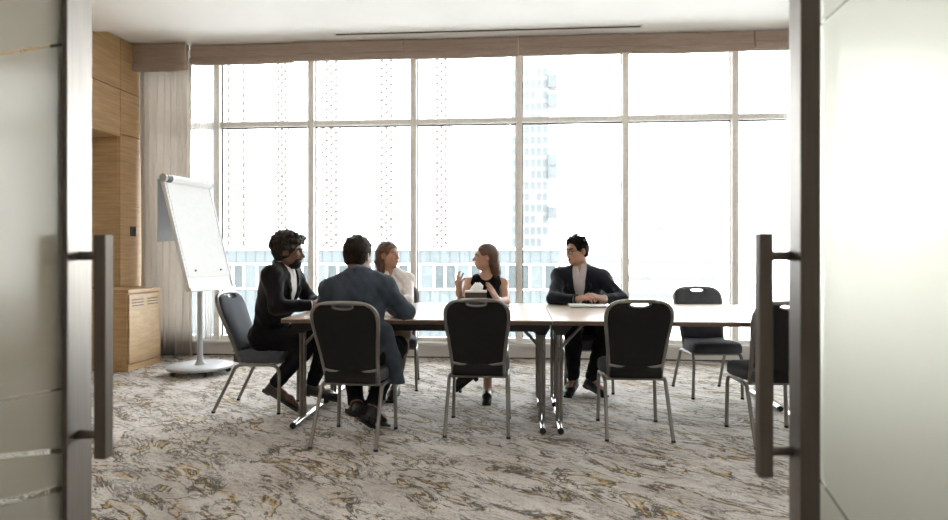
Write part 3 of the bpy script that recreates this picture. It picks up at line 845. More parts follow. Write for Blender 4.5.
t = thing('phone', 'black phone lying flat on the table right of the tissue box', 'phone', (-0.13, 5.13, TT), 0.15)
obj('case', box(-0.036, 0.036, -0.075, 0.075, 0, 0.010, 0.004), M['black_plastic'], t)
obj('screen', box(-0.032, 0.032, -0.070, 0.070, 0.0095, 0.0108, 0.0004), M['black_plastic'], t)
t = thing('notebook', 'open white notebook under the hands of the man in glasses', 'notebook', (0.55, 5.16, TT), 0.03)
obj('cover', box(-0.15, 0.15, -0.105, 0.105, 0, 0.005, 0.002), M['brown_leather'], t)
obj('page', box(-0.146, -0.001, -0.10, 0.10, 0.005, 0.019, 0.004), M['paper'], t)
obj('page', box(0.001, 0.146, -0.10, 0.10, 0.005, 0.016, 0.004), M['paper'], t)
o = obj('paper_sheet', box(-0.07, 0.07, -0.10, 0.10, 0, 0.0012), M['paper'], loc=(0.78, 5.15, TT + 0.0006)); o.rotation_euler = (0, 0, -0.3)
tag(o, 'loose white sheet of paper beside the open notebook', 'paper')

# ------------------------------------------------------------------ people
class Head:
    def __init__(s, c, f, up=(0, 0, 1), sc=1.0):
        s.c = V3(c); s.s = sc; s.f = nrm(f)
        u = V3(up); u = u - s.f * (u @ s.f); s.u = nrm(u); s.r = np.cross(s.f, s.u)   # r: the person's right
        s.R = np.stack([s.r, s.f, s.u], 1)
    def __call__(s, x, y, z): return s.c + s.s * (x * s.r + y * s.f + z * s.u)
def head_ops(F, H, nose=1.0):
    s = H.s
    e = lambda x, y, z, r, k, op='add': F.ell(H(x, y, z), V3(r) * s, H.R, k * s, op)
    e(0, -0.014, 0.034, (0.074, 0.096, 0.084), 0.0)
    e(0, 0.030, -0.030, (0.060, 0.062, 0.082), 0.05)
    e(0, 0.050, -0.082, (0.034, 0.034, 0.026), 0.04)
    for x in (-1, 1):
        e(x * 0.038, 0.058, -0.022, (0.026, 0.026, 0.028), 0.02)
        e(x * 0.045, 0.02, -0.065, (0.02, 0.04, 0.024), 0.03)
    e(0, 0.076, 0.030, (0.050, 0.018, 0.012), 0.02)
    for x in (-1, 1): e(x * 0.031, 0.100, 0.008, (0.019, 0.019, 0.013), 0.012, 'sub')
    F.cone(H(0, 0.084, 0.016), H(0, 0.108 + 0.006 * nose, -0.026), 0.008 * s, 0.012 * s, 0.012 * s)
    for x in (-1, 1): e(x * 0.012, 0.098, -0.030, (0.009, 0.011, 0.008), 0.008)
    e(0, 0.082, -0.058, (0.026, 0.016, 0.014), 0.015)
    for x in (-1, 1):
        e(x * 0.079, -0.010, -0.004, (0.009, 0.020, 0.031), 0.006)
        e(x * 0.086, -0.004, 0.0, (0.006, 0.010, 0.016), 0.004, 'sub')
def hand_ops(F, wr, d, n, right, curl=(0.25, 0.35, 0.25), spread=0.08, sc=1.0, thumb=(0.7, 0.6, 0.3)):
    wr = V3(wr); d = nrm(d); n = V3(n); n = nrm(n - d * (n @ d)); t = np.cross(d, n) * (1 if right else -1)
    K = []
    for off, dl in zip((0.031, 0.0105, -0.0105, -0.030), (0.088, 0.092, 0.087, 0.077)):
        p = wr + sc * (t * off + d * dl); K.append(p)
        F.cone(wr + sc * (t * off * 0.55 + d * 0.012), p, 0.0155 * sc, 0.0108 * sc, 0.012)
    F.cone(wr - d * 0.03, wr + d * 0.02, 0.025 * sc, 0.024 * sc, 0.02, sq=(n, 0.75))
    F.cone(wr + sc * (t * 0.018 + d * 0.015 + n * 0.006), wr + sc * (t * 0.036 + d * 0.045 + n * 0.010), 0.017 * sc, 0.013 * sc, 0.012)
    for i, (p, L) in enumerate(zip(K, (0.074, 0.083, 0.077, 0.060))):
        b = nrm(d + t * spread * (1.5 - i)); a = 0.0; r = 0.0092 * sc * (0.88 if i == 3 else 1)
        c = curl[i] if isinstance(curl[0], (tuple, list)) else curl
        for j, fr in enumerate((0.46, 0.30, 0.24)):
            a += c[j]; q = p + (b * math.cos(a) + n * math.sin(a)) * (L * fr * sc)
            F.cone(p, q, r, r * 0.90, 0.004); p = q; r *= 0.90
    p = wr + sc * (t * 0.030 + d * 0.030 + n * 0.008); v = nrm(t * thumb[0] + d * thumb[1] + n * thumb[2]); q = p + v * 0.046 * sc
    F.cone(p, q, 0.0130 * sc, 0.0105 * sc, 0.008)
    v2 = nrm(t * thumb[0] * 0.35 + d * (thumb[1] + 0.3) + n * (thumb[2] + 0.15)); F.cone(q, q + v2 * 0.030 * sc, 0.0105 * sc, 0.0085 * sc, 0.004)

class Person:
    """J: pelvis, neck, sh/el/wr/hip/kn/an/toe as (person's right, person's left) pairs, head and its direction."""
    def __init__(s, label, J, skin, female=False, h=0.005):
        s.J = {k: ([V3(q) for q in v] if isinstance(v, (list, tuple)) and isinstance(v[0], (list, tuple)) else V3(v)) for k, v in J.items()}
        s.fem = female; s.h = h; s.skin = skin; s.label = label
        J = s.J; J['up'] = nrm(J['neck'] - J['pelvis'])
        sd = J['sh'][0] - J['sh'][1]; sd = nrm(sd - J['up'] * (sd @ J['up'])); s.sd = sd; s.fw = np.cross(J['up'], sd)
        s.R = np.stack([sd, s.fw, J['up']], 1)
        hsd = J['hip'][0] - J['hip'][1]; s.hsd = nrm(hsd * V3((1, 1, 0)))
        s.hfw = np.cross(V3((0, 0, 1)), s.hsd); s.RH = np.stack([s.hsd, s.hfw, V3((0, 0, 1))], 1)
        s.H = Head(J['head'], J['hf'], J.get('hu', (0, 0, 1)), 0.95 if female else 1.0)
        s.org = V3((J['pelvis'][0], J['pelvis'][1], 0.0))
    def box_(s, keys, pad=0.16):
        P = []
        for k in keys:
            v = s.J[k]; P += list(v) if isinstance(v, list) else [v]
        P = np.array(P); return P.min(0) - pad, P.max(0) + pad
    def torso(s, F, e=0.0, low=True, sho=0.0):
        J = s.J; f = s.fem; L = lambda t: J['pelvis'] * (1 - t) + J['neck'] * t
        if low: F.ell(J['pelvis'], (0.165 + e, 0.125 + e, 0.115 + e), s.RH, 0.0)
        wr_ = (0.118, 0.092, 0.13) if f else (0.150, 0.112, 0.14)
        F.ell(L(0.38), V3(wr_) + e, s.R, 0.08)
        cr = (0.134, 0.100, 0.15) if f else (0.166, 0.120, 0.165)
        F.ell(L(0.70) + s.fw * 0.006, V3(cr) + e, s.R, 0.07)
        if f:
            for x in (-1, 1): F.ell(L(0.66) + s.sd * 0.062 * x + s.fw * 0.075, V3((0.052, 0.050, 0.052)) + e, s.R, 0.04)
        r = 0.043 if f else 0.056
        m = (J['sh'][0] + J['sh'][1]) / 2
        for i in (0, 1):
            F.cone(m, J['sh'][i], r + e + 0.008, r + e + sho, 0.05)
            F.cone(J['neck'] + J['up'] * 0.0, J['sh'][i] + J['up'] * 0.004, (0.040 if f else 0.050) + e * 0.8, r * 0.85 + e, 0.04)
    def arm(s, F, i, e=0.0, stop=1.0, k=0.03, up_only=False):
        J = s.J; g = 0.80 if s.fem else 1.0
        F.cone(J['sh'][i], J['el'][i], 0.052 * g + e, 0.041 * g + e, k)
        if up_only: return
        w = J['el'][i] * (1 - stop) + J['wr'][i] * stop
        F.cone(J['el'][i], w, 0.043 * g + e, (0.043 + (0.026 - 0.043) * stop) * g + e * 0.8, k * 0.7, flat1=stop < 1.0 or e > 0)
    def leg(s, F, i, e=0.0, stop=1.0, k=0.03, flat=False):
        J = s.J; g = 0.88 if s.fem else 1.0
        F.cone(J['hip'][i], J['kn'][i], 0.086 * g + e, 0.060 * g + e, k)
        m = J['kn'][i] * 0.68 + J['an'][i] * 0.32 - nrm(J['toe'][i] - J['an'][i]) * V3((1, 1, 0)) * 0.012
        F.cone(J['kn'][i], m, 0.056 * g + e, 0.054 * g + e, k * 0.7)
        w = m * (1 - stop) + J['an'][i] * stop
        F.cone(m, w, 0.054 * g + e, (0.054 - 0.017 * stop) * g + e, k * 0.7, flat1=flat)
    def foot(s, F, i, e=0.0):
        J = s.J; a = J['an'][i]; t = J['toe'][i]; d = nrm(t - a); g = 0.86 if s.fem else 1.0
        heel = a + (t - a) * 0.0 + V3((0, 0, -0.03)) - nrm(d * V3((1, 1, 0))) * 0.03
        b = a * 0.30 + t * 0.70
        F.cone(a, a * 0.6 + t * 0.4, 0.035 * g + e, 0.034 * g + e, 0.02)
        F.cone(heel, b, 0.030 * g + e, 0.036 * g + e, 0.02); F.cone(b, t, 0.034 * g + e, 0.022 * g + e, 0.02)
    def body(s, hands):
        lo, hi = s.box_(['pelvis', 'neck', 'head', 'sh', 'el', 'wr', 'hip', 'kn', 'an', 'toe'], 0.20)
        lo[2] = max(lo[2], -0.02)
        F = Field(lo, hi, s.h)
        s.torso(F, -0.006)
        J = s.J; f = s.fem
        F.cone(J['neck'] - J['up'] * 0.03, s.H(0, -0.028, -0.055), 0.050 if f else 0.060, 0.046 if f else 0.056, 0.035)
        G = Field(s.H.c - 0.16, s.H.c + 0.16, s.h); G.lo = F.lo + np.round((G.lo - F.lo) / s.h) * s.h
        G.ax = [(G.lo[i] + s.h * np.arange(G.n[i])).astype(np.float32) for i in range(3)]
        head_ops(G, s.H)
        o = np.round((G.lo - F.lo) / s.h).astype(int)
        a = np.maximum(o, 0); b = np.minimum(o + G.n, F.n)
        g = G.d[tuple(slice(a[i] - o[i], b[i] - o[i]) for i in range(3))]
        F._put(tuple(slice(a[i], b[i]) for i in range(3)), g, 0.025, 'add')
        for i in (0, 1):
            s.arm(F, i); s.leg(F, i); s.foot(F, i)
            hd = hands[i]; hand_ops(F, J['wr'][i], hd[0], hd[1], i == 0, *hd[2:])
        o = F.mesh('person', s.skin, None, s.org); o.location = s.org
        tag(o, s.label, 'person'); s.o = o; s.face(); return o
    def put(s, F, name, m, parent=None):
        return F.mesh(name, m, parent or s.o, s.org)
    def face(s):
        H = s.H
        for x in (-1, 1):
            F = Field(H(x * 0.031, 0.074, 0.007) - 0.022, H(x * 0.031, 0.074, 0.007) + 0.022, 0.0025)
            F.ell(H(x * 0.031, 0.0745, 0.007), V3((0.0135, 0.0130, 0.0115)) * H.s, H.R, 0); e = s.put(F, 'eye', M['eye_white'])
            F = Field(H(x * 0.031, 0.085, 0.007) - 0.012, H(x * 0.031, 0.085, 0.007) + 0.012, 0.0015)
            F.ell(H(x * 0.031, 0.0855, 0.007), V3((0.0058, 0.0035, 0.0058)) * H.s, H.R, 0); s.put(F, 'iris', M['iris'], e)
            F = Field(H(x * 0.033, 0.085, 0.03) - 0.04, H(x * 0.033, 0.085, 0.03) + 0.04, 0.003)
            F.chain([H(x * 0.012, 0.097, 0.026), H(x * 0.032, 0.096, 0.032), H(x * 0.053, 0.078, 0.027)], [0.0045, 0.0048, 0.003], 0.003); s.put(F, 'eyebrow', s.hairmat)
        F = Field(H(0, 0.09, -0.06) - 0.035, H(0, 0.09, -0.06) + 0.035, 0.0025)
        F.chain([H(-0.022, 0.090, -0.060), H(0, 0.100, -0.0555), H(0.022, 0.090, -0.060)], [0.003, 0.0052, 0.003], 0.003)
        F.chain([H(-0.021, 0.089, -0.061), H(0, 0.098, -0.067), H(0.021, 0.089, -0.061)], [0.003, 0.0060, 0.003], 0.003); s.put(F, 'lips', M['lips'])
    def sleeves(s, F, e, stop, k=0.03):
        for i in (0, 1): s.arm(F, i, e, stop, k)
    def jacket(s, m, shirtm, e=0.020, hem=None, stop=0.90, button=0.40, flap=None, lap=True, open_=0.055):
        J = s.J; L = lambda t: J['pelvis'] * (1 - t) + J['neck'] * t
        lo, hi = s.box_(['pelvis', 'neck', 'sh', 'el', 'wr'], 0.22)
        F = Field(lo, hi, s.h)
        s.torso(F, e, sho=0.004); s.sleeves(F, e * 0.85, stop, 0.035)
        nb = J['neck'] + J['up'] * 0.015
        # collar round the back of the neck
        for sg in (-1, 1):
            F.chain([nb - s.fw * 0.062 + J['up'] * 0.018, nb + s.sd * sg * 0.062 - s.fw * 0.02 + J['up'] * 0.006, nb + s.sd * sg * 0.068 + s.fw * 0.045 - J['up'] * 0.03], [0.019, 0.018, 0.015], 0.02)
        front = 0.120 if not s.fem else 0.10
        pb = L(button) + s.fw * (front + e)
        if lap:
            for sg in (-1, 1):
                F.chain([nb + s.sd * sg * 0.075 + s.fw * 0.055 - J['up'] * 0.03, L(0.74) + s.sd * sg * 0.085 + s.fw * (front + e - 0.004), pb + s.sd * sg * 0.02], [0.016, 0.019, 0.008], 0.006, sq=(s.fw, 0.55))
        F.wob(0.0035, 34, int(abs(J['pelvis'][0]) * 100) + 3)
        top = J['neck'] + J['up'] * 0.06 + s.fw * 0.06
        G = Field(F.lo, F.lo + (F.n - 1) * F.h + 1e-6, F.h)
        G.cone(top, L(0.72) + s.fw * (front + e), open_ + 0.02, open_, 0.0); G.cone(L(0.72) + s.fw * (front + e), pb, open_, 0.006, 0.0)
        n_ = tuple(np.minimum(F.n, G.n)); sl = tuple(slice(0, q) for q in n_)
        F.d[sl] = np.maximum(F.d[sl], -G.d[sl])
        # neck hole
        F.cone(J['neck'] - J['up'] * 0.01, J['neck'] + J['up'] * 0.20, 0.058 if not s.fem else 0.05, 0.062, 0.01, 'sub')
        if flap: F.chain(*flap)
        F.half((0, 0, hem if hem is not None else J['pelvis'][2] - 0.09), (0, 0, -1))
        jk = s.put(F, 'jacket', m)
        lo2, hi2 = s.box_(['pelvis', 'neck', 'sh'], 0.16)
        F = Field(lo2, hi2, s.h); s.torso(F, 0.007)
        F.chain([J['neck'], J['neck'] + J['up'] * 0.035], [0.063 if not s.fem else 0.054] * 2, 0.02)
        for sg in (-1, 1):
            F.chain([nb - s.fw * 0.058 + J['up'] * 0.035, nb + s.sd * sg * 0.058 + J['up'] * 0.026, nb + s.sd * sg * 0.024 + s.fw * 0.075 - J['up'] * 0.015, nb + s.sd * sg * 0.042 + s.fw * 0.080 - J['up'] * 0.045], [0.012, 0.012, 0.011, 0.008], 0.01)
        F.cone(J['neck'] + J['up'] * 0.0, J['neck'] + J['up'] * 0.2, 0.050 if not s.fem else 0.044, 0.056, 0.006, 'sub')
        F.cone(nb + s.fw * 0.075 + J['up'] * 0.03, nb + s.fw * 0.105 - J['up'] * 0.06, 0.024, 0.004, 0.006, 'sub')
        F.half((0, 0, J['pelvis'][2] - 0.02), (0, 0, -1))
        s.put(F, 'shirt', shirtm)
        # shirt cuffs
        for i in (0, 1):
            a = J['el'][i] * 0.14 + J['wr'][i] * 0.86; b = J['el'][i] * 0.03 + J['wr'][i] * 0.97
            F = Field(np.minimum(a, b) - 0.06, np.maximum(a, b) + 0.06, 0.004); F.cone(a, b, 0.036, 0.034, 0, flat0=True, flat1=True); s.put(F, 'cuff', shirtm)
        return jk
    def trousers(s, m, e=0.013, stop=0.93, waist=0.10):
        J = s.J
        lo, hi = s.box_(['pelvis', 'hip', 'kn', 'an'], 0.20); F = Field(lo, hi, s.h)
        F.ell(J['pelvis'], V3((0.165, 0.125, 0.115)) + 0.010, s.RH, 0.0)
        for i in (0, 1): s.leg(F, i, e, stop, 0.04, True)
        F.wob(0.003, 40, 9)
        F.half((0, 0, J['pelvis'][2] + waist), (0, 0, 1))
        return s.put(F, 'trousers', m)
    def shoes(s, m, sole=None, heel=0.0, cut=0.02, e=0.008):
        J = s.J
        for i in (0, 1):
            a, t = J['an'][i], J['toe'][i]
            F = Field(np.minimum(a, t) - 0.12, np.maximum(a, t) + 0.12, 0.004)
            s.foot(F, i, e)
            d = nrm(t - (a + V3((0, 0, -0.035)))); dn = V3((0, 0, -1)); dn = nrm(dn - d * (dn @ d))
            base = t + dn * (0.022)
            F.half(base, dn)                                     # flat underside
            F.half(a + V3((0, 0, 1)) * cut - d * 0.0, nrm(J['kn'][i] - a))
            sh = s.put(F, 'shoe', m)
            F = Field(np.minimum(a, t) - 0.12, np.maximum(a, t) + 0.12, 0.004)
            c = (a + t) / 2; c = c + dn * ((base - c) @ dn - 0.002) - d * 0.008
            L = float(np.linalg.norm(t - a)) / 2 + 0.045; w = np.cross(d, dn); RR = np.stack([w, d, dn], 1)
            F.rbox(c + dn * 0.004, (0.036, L, 0.008), RR, 0.006)
            hp = c - d * (L - 0.035) + dn * (0.012 + heel / 2)
            F.rbox(hp, (0.030 if heel < 0.03 else 0.014, 0.032 if heel < 0.03 else 0.016, 0.012 + heel / 2), RR, 0.004)
            s.put(F, 'sole', sole or m, sh)
    def short_hair(s, m, thick=0.014, top=0.012, nape=-0.05, front=0.088):
        H = s.H; k = H.s
        F = Field(H.c - 0.17, H.c + 0.17, 0.004)
        F.ell(H(0, -0.016, 0.038), (V3((0.074, 0.094, 0.084)) + thick) * k, H.R, 0.0)
        F.ell(H(0, 0.02, 0.085), V3((0.058, 0.070, 0.030 + top)) * k, H.R, 0.04)
        F.ell(H(0, -0.05, -0.03), V3((0.066, 0.058, 0.055)) * k, H.R, 0.03)
        rs = np.random.RandomState(5)
        for _ in range(90):
            v = rs.normal(size=3); v /= np.linalg.norm(v)
            if v[2] < -0.1 and v[1] > -0.2: continue
            p = V3((v[0] * 0.083, -0.016 + v[1] * 0.104, 0.040 + v[2] * (0.094 + top)))
            F.cone(H(*p), H(*(p * 1.0 + V3((rs.normal() * 0.012, 0.018, rs.normal() * 0.006)))), 0.008 * k, 0.004 * k, 0.010)
        F.ell(H(0, 0.128, 0.006), V3((0.108, 0.090, front + 0.006)) * k, H.R, 0.008, 'sub')      # face
        F.ell(H(0, 0.055, -0.075), V3((0.11, 0.065, 0.075)) * k, H.R, 0.006, 'sub')         # below the sideburns
        for x in (-1, 1): F.ell(H(x * 0.088, -0.008, -0.012), V3((0.026, 0.030, 0.040)) * k, H.R, 0.006, 'sub')
        F.half(H(0, -0.05, nape - 0.01), -H.u + H.f * -0.2)
        return s.put(F, 'hair', m)

# --- man with curly hair at the left table end, facing +X
p = Person('man with big curly hair and beard in a black blazer at the left table end',
           dict(pelvis=(-1.945, 4.68, 0.55), neck=(-1.835, 4.675, 1.075), head=(-1.775, 4.672, 1.205), hf=(0.985, -0.02, -0.10), hu=(0.1, 0, 1),
                sh=[(-1.845, 4.505, 1.02), (-1.82, 4.85, 1.01)], el=[(-1.79, 4.455, 0.795), (-1.70, 4.93, 0.80)], wr=[(-1.555, 4.57, 0.803), (-1.53, 4.74, 0.815)],
                hip=[(-1.93, 4.58, 0.54), (-1.93, 4.78, 0.54)], kn=[(-1.54, 4.545, 0.545), (-1.50, 4.82, 0.545)],
                an=[(-1.865, 4.575, 0.185), (-1.66, 4.84, 0.13)], toe=[(-1.69, 4.575, 0.045), (-1.47, 4.86, 0.045)]), M['skin_tan'])
p.hairmat = M['hair_afro']
p.body([((0.85, 0.45, 0.05), (0.1, 0.6, -0.3), (0.5, 0.6, 0.4), 0.03), ((0.85, -0.45, -0.05), (0.0, -0.8, -0.5), (0.5, 0.6, 0.4), 0.03)])
p.jacket(M['black_jacket'], M['white_shirt'], hem=0.47, stop=0.95)
p.trousers(M['dark_trouser']); p.shoes(M['leather'], M['brown_leather'])
H = p.H
F = Field(H.c - 0.21, H.c + 0.21, 0.005)
F.ell(H(0, -0.025, 0.040), (0.108, 0.108, 0.105), H.R, 0); F.ell(H(0, -0.055, -0.02), (0.090, 0.070, 0.075), H.R, 0.03)
rs = np.random.RandomState(3)
for _ in range(420):
    v = rs.normal(size=3); v /= np.linalg.norm(v)
    if v[2] < -0.85: continue
    if v[1] > 0.45 and v[2] < 0.30: continue
    r = 0.011 + 0.008 * rs.rand(); q = V3((v[0] * 0.110, -0.027 + v[1] * 0.110, 0.042 + v[2] * 0.108)) * (1 + 0.09 * rs.rand())
    F.ell(H(*q), (r, r, r), None, 0.004)
for _ in range(60):
    x = rs.uniform(-0.08, 0.08); z = rs.uniform(0.075, 0.13); F.ell(H(x, 0.062 + 0.02 * rs.rand(), z), (0.014, 0.014, 0.014), None, 0.004)
F.ell(H(0, 0.118, -0.022), (0.095, 0.078, 0.084), H.R, 0.006, 'sub')
for x in (-1, 1): F.ell(H(x * 0.092, 0.008, -0.012), (0.030, 0.028, 0.036), H.R, 0.006, 'sub')
F.ell(H(0, 0.03, -0.10), (0.12, 0.07, 0.07), H.R, 0.006, 'sub')
p.put(F, 'hair', M['hair_afro'])
F = Field(H.c - 0.16, H.c + 0.14, 0.004)
F.ell(H(0, 0.032, -0.058), (0.064, 0.066, 0.064), H.R, 0); F.ell(H(0, 0.058, -0.095), (0.038, 0.036, 0.030), H.R, 0.03)
F.half(H(0, 0.06, -0.048), H.u - H.f * 0.28); F.ell(H(0, 0.102, -0.060), (0.024, 0.02, 0.010), H.R, 0.006, 'sub')
F.half(H(0, 0.00, -0.05), -H.f)
p.put(F, 'beard', M['hair_afro'])
F = Field(H.c - 0.14, H.c + 0.14, 0.003)
F.chain([H(-0.028, 0.088, -0.056), H(0, 0.104, -0.045), H(0.028, 0.088, -0.056)], [0.004, 0.006, 0.004], 0.004); p.put(F, 'moustache', M['hair_afro'])

# --- man in blue, back to the camera, facing +Y
p = Person('man in a steel blue jacket sitting with his back to the door',
           dict(pelvis=(-1.06, 3.975, 0.55), neck=(-1.068, 4.05, 1.045), head=(-1.088, 4.105, 1.170), hf=(0.22, 0.97, -0.06),
                sh=[(-0.900, 4.05, 0.965), (-1.245, 4.02, 0.945)], el=[(-0.755, 4.08, 0.795), (-1.33, 4.12, 0.80)], wr=[(-0.90, 4.30, 0.800), (-1.16, 4.33, 0.800)],
                hip=[(-0.96, 4.0, 0.54), (-1.16, 4.0, 0.54)], kn=[(-0.87, 4.34, 0.53), (-1.20, 4.34, 0.53)],
                an=[(-0.98, 4.03, 0.16), (-1.07, 4.00, 0.19)], toe=[(-0.925, 4.19, 0.045), (-1.00, 4.13, 0.05)]), M['skin_mid'])
p.hairmat = M['hair_dark']
p.body([((-0.8, 0.5, 0.0), (-0.2, -0.2, -0.9), (0.2, 0.3, 0.2), 0.03), ((0.8, 0.5, 0.0), (0.2, -0.2, -0.9), (0.2, 0.3, 0.2), 0.03)])
J = p.J
p.jacket(M['blue_jacket'], M['slate_shirt'], hem=0.30, stop=0.97, button=0.25,
         flap=([(-0.88, 3.98, 0.68), (-0.83, 4.02, 0.50), (-0.80, 4.05, 0.30)], [0.06, 0.045, 0.05], 0.04))
p.trousers(M['dark_trouser']); p.shoes(M['leather'], M['rubber']); p.short_hair(M['hair_dark'], 0.016, 0.008)

# --- woman in white blouse on the window side
p = Person('woman in a white blouse seated across from the man in blue',
           dict(pelvis=(-1.14, 5.66, 0.54), neck=(-1.165, 5.615, 1.02), head=(-1.195, 5.60, 1.175), hf=(0.87, -0.48, 0.04), hu=(-0.06, 0, 1),
                sh=[(-1.315, 5.625, 0.955), (-1.02, 5.60, 0.955)], el=[(-1.36, 5.44, 0.775), (-0.985, 5.42, 0.782)], wr=[(-1.20, 5.27, 0.79), (-1.10, 5.26, 0.79)],
                hip=[(-1.23, 5.60, 0.53), (-1.06, 5.60, 0.53)], kn=[(-1.22, 5.18, 0.535), (-0.985, 5.17, 0.53)],
                an=[(-1.16, 5.16, 0.09), (-1.03, 5.07, 0.09)], toe=[(-1.13, 5.00, 0.035), (-1.035, 4.91, 0.035)]), M['skin_light'], True)
p.hairmat = M['hair_brown']
p.body([((0.8, -0.5, 0.0), (0, 0.1, -1), (0.2, 0.3, 0.2), 0.04, 0.92), ((-0.8, -0.5, 0.0), (0, 0.1, -1), (0.2, 0.3, 0.2), 0.04, 0.92)])
J = p.J
lo, hi = p.box_(['pelvis', 'neck', 'sh', 'el', 'wr'], 0.18); F = Field(lo, hi, 0.005)
p.torso(F, 0.012); p.sleeves(F, 0.013, 0.86)
nb = J['neck'] + J['up'] * 0.012
for sg in (-1, 1):
    F.chain([nb - p.fw * 0.055 + J['up'] * 0.035, nb + p.sd * sg * 0.056 + J['up'] * 0.022, nb + p.sd * sg * 0.050 + p.fw * 0.065 - J['up'] * 0.025, nb + p.sd * sg * 0.075 + p.fw * 0.075 - J['up'] * 0.06], [0.011, 0.012, 0.012, 0.008], 0.012)
F.wob(0.004, 38, 4)
F.cone(J['neck'] - J['up'] * 0.01, J['neck'] + J['up'] * 0.2, 0.047, 0.055, 0.006, 'sub')
F.cone(nb + p.fw * 0.070 + J['up'] * 0.02, nb + p.fw * 0.112 - J['up'] * 0.09, 0.032, 0.004, 0.006, 'sub')
F.half((0, 0, 0.50), (0, 0, -1))
p.put(F, 'blouse', M['blouse'])
p.trousers(M['tan_trouser'], waist=0.06, stop=0.80); p.shoes(M['brown_leather'], M['rubber'], e=0.006)
H = p.H
F = Field(H.c - 0.26, H.c + 0.19, 0.0045)
F.ell(H(0, -0.020, 0.042), V3((0.088, 0.104, 0.092)), H.R, 0)
for x, yy in ((-0.072, -0.045), (-0.045, -0.085), (0, -0.10), (0.045, -0.085), (0.070, -0.052)):
    F.chain([H(x, yy, 0.03), H(x * 1.08, yy - 0.008, -0.06), H(x * 1.0, yy + 0.006, -0.135), H(x * 0.9, yy + 0.022, -0.175)], [0.036, 0.034, 0.026, 0.012], 0.03)
F.wob(0.002, 150, 2)
F.ell(H(0, 0.122, -0.010), V3((0.098, 0.086, 0.098)), H.R, 0.008, 'sub')
F.ell(H(0, 0.06, -0.10), V3((0.062, 0.08, 0.10)), H.R, 0.01, 'sub')
for x in (-1, 1): F.ell(H(x * 0.086, 0.004, -0.010), V3((0.026, 0.030, 0.042)), H.R, 0.006, 'sub')
p.put(F, 'hair', M['hair_brown'])

# --- woman in black, gesturing
p = Person('woman in a sleeveless black top with long brown hair raising one hand',
           dict(pelvis=(-0.31, 5.66, 0.53), neck=(-0.305, 5.625, 0.99), head=(-0.312, 5.60, 1.158), hf=(-0.975, -0.20, 0.02), hu=(0.05, 0, 1),
                sh=[(-0.462, 5.61, 0.928), (-0.150, 5.62, 0.922)], el=[(-0.508, 5.43, 0.785), (-0.125, 5.46, 0.775)], wr=[(-0.520, 5.255, 0.868), (-0.195, 5.27, 0.800)],
                hip=[(-0.395, 5.60, 0.52), (-0.225, 5.60, 0.52)], kn=[(-0.33, 5.17, 0.60), (-0.265, 5.17, 0.515)],
                an=[(-0.41, 5.02, 0.235), (-0.262, 5.02, 0.105)], toe=[(-0.505, 4.95, 0.130), (-0.262, 4.885, 0.032)]), M['skin_light'], True)
p.hairmat = M['hair_brown']
p.body([((0.05, -0.10, 1.0), (0.75, 0.62, 0.0), ((0.15, 0.3, 0.2), (0.08, 0.15, 0.1), (0.2, 0.25, 0.2), (0.35, 0.35, 0.25)), 0.20, 1.0, (0.9, 0.5, 0.1)),
        ((-0.48, -0.15, 0.86), (-0.75, 0.45, -0.35), (0.10, 0.15, 0.1), 0.02, 0.98, (0.25, 0.9, 0.3))])
J = p.J
lo, hi = p.box_(['pelvis', 'neck', 'sh', 'hip', 'kn'], 0.17); F = Field(lo, hi, 0.005)
p.torso(F, 0.007)
for i in (0, 1): p.leg(F, i, 0.013, 0.0, 0.05)
F.wob(0.002, 40, 4)
F.cone(J['neck'] + J['up'] * 0.0, J['neck'] + J['up'] * 0.2, 0.072, 0.10, 0.01, 'sub')
F.cone(J['neck'] + p.fw * 0.06 + J['up'] * 0.02, J['neck'] + p.fw * 0.12 + J['up'] * 0.03, 0.055, 0.05, 0.01, 'sub')
for i, sg in ((0, 1), (1, -1)): F.half(J['sh'][i] - p.sd * sg * 0.014, p.sd * sg * 0.95 + J['up'] * 0.30, 0.004)
for i in (0, 1): F.half(J['kn'][i] * 0.88 + J['hip'][i] * 0.12 + V3((0, -0.04, 0)), (0, -1, -0.1))
p.put(F, 'dress', M['black_dress'])
p.shoes(M['leather'], M['rubber'], heel=0.035, cut=-0.035, e=0.005)
H = p.H
F = Field(H.c - 0.34, H.c + 0.20, 0.0045)
F.ell(H(0, -0.018, 0.042), V3((0.083, 0.101, 0.089)), H.R, 0)
for x, yy in ((-0.062, -0.050), (-0.040, -0.080), (0, -0.092), (0.040, -0.080), (0.064, -0.050)):
    F.chain([H(x, yy, 0.03), H(x * 1.05, yy - 0.014, -0.07), H(x * 0.9, yy - 0.030, -0.14) + V3((0, 0.035, 0)), H(x * 0.6, yy - 0.035, -0.21) + V3((0, 0.085, 0))], [0.032, 0.031, 0.024, 0.012], 0.03)
F.wob(0.002, 150, 6)
F.ell(H(0, 0.122, -0.012), V3((0.098, 0.086, 0.098)), H.R, 0.008, 'sub')
F.ell(H(0, 0.05, -0.11), V3((0.075, 0.075, 0.11)), H.R, 0.01, 'sub')
for x in (-1, 1): F.ell(H(x * 0.084, 0.006, -0.016), V3((0.026, 0.026, 0.040)), H.R, 0.006, 'sub')
p.put(F, 'hair', M['hair_brown'])
bm = bmesh.new(); a = J['wr'][0] * 0.86 + J['el'][0] * 0.14; dv = Vector(nrm(J['wr'][0] - J['el'][0])); q = dv.orthogonal().normalized(); w = dv.cross(q)
tube(bm, [Vector(a - p.org) + q * 0.030 * math.cos(k * PI / 10) + w * 0.030 * math.sin(k * PI / 10) for k in range(20)], 0.006, 8, closed=True)
obj('bracelet', bm, M['silver'], p.o, True)

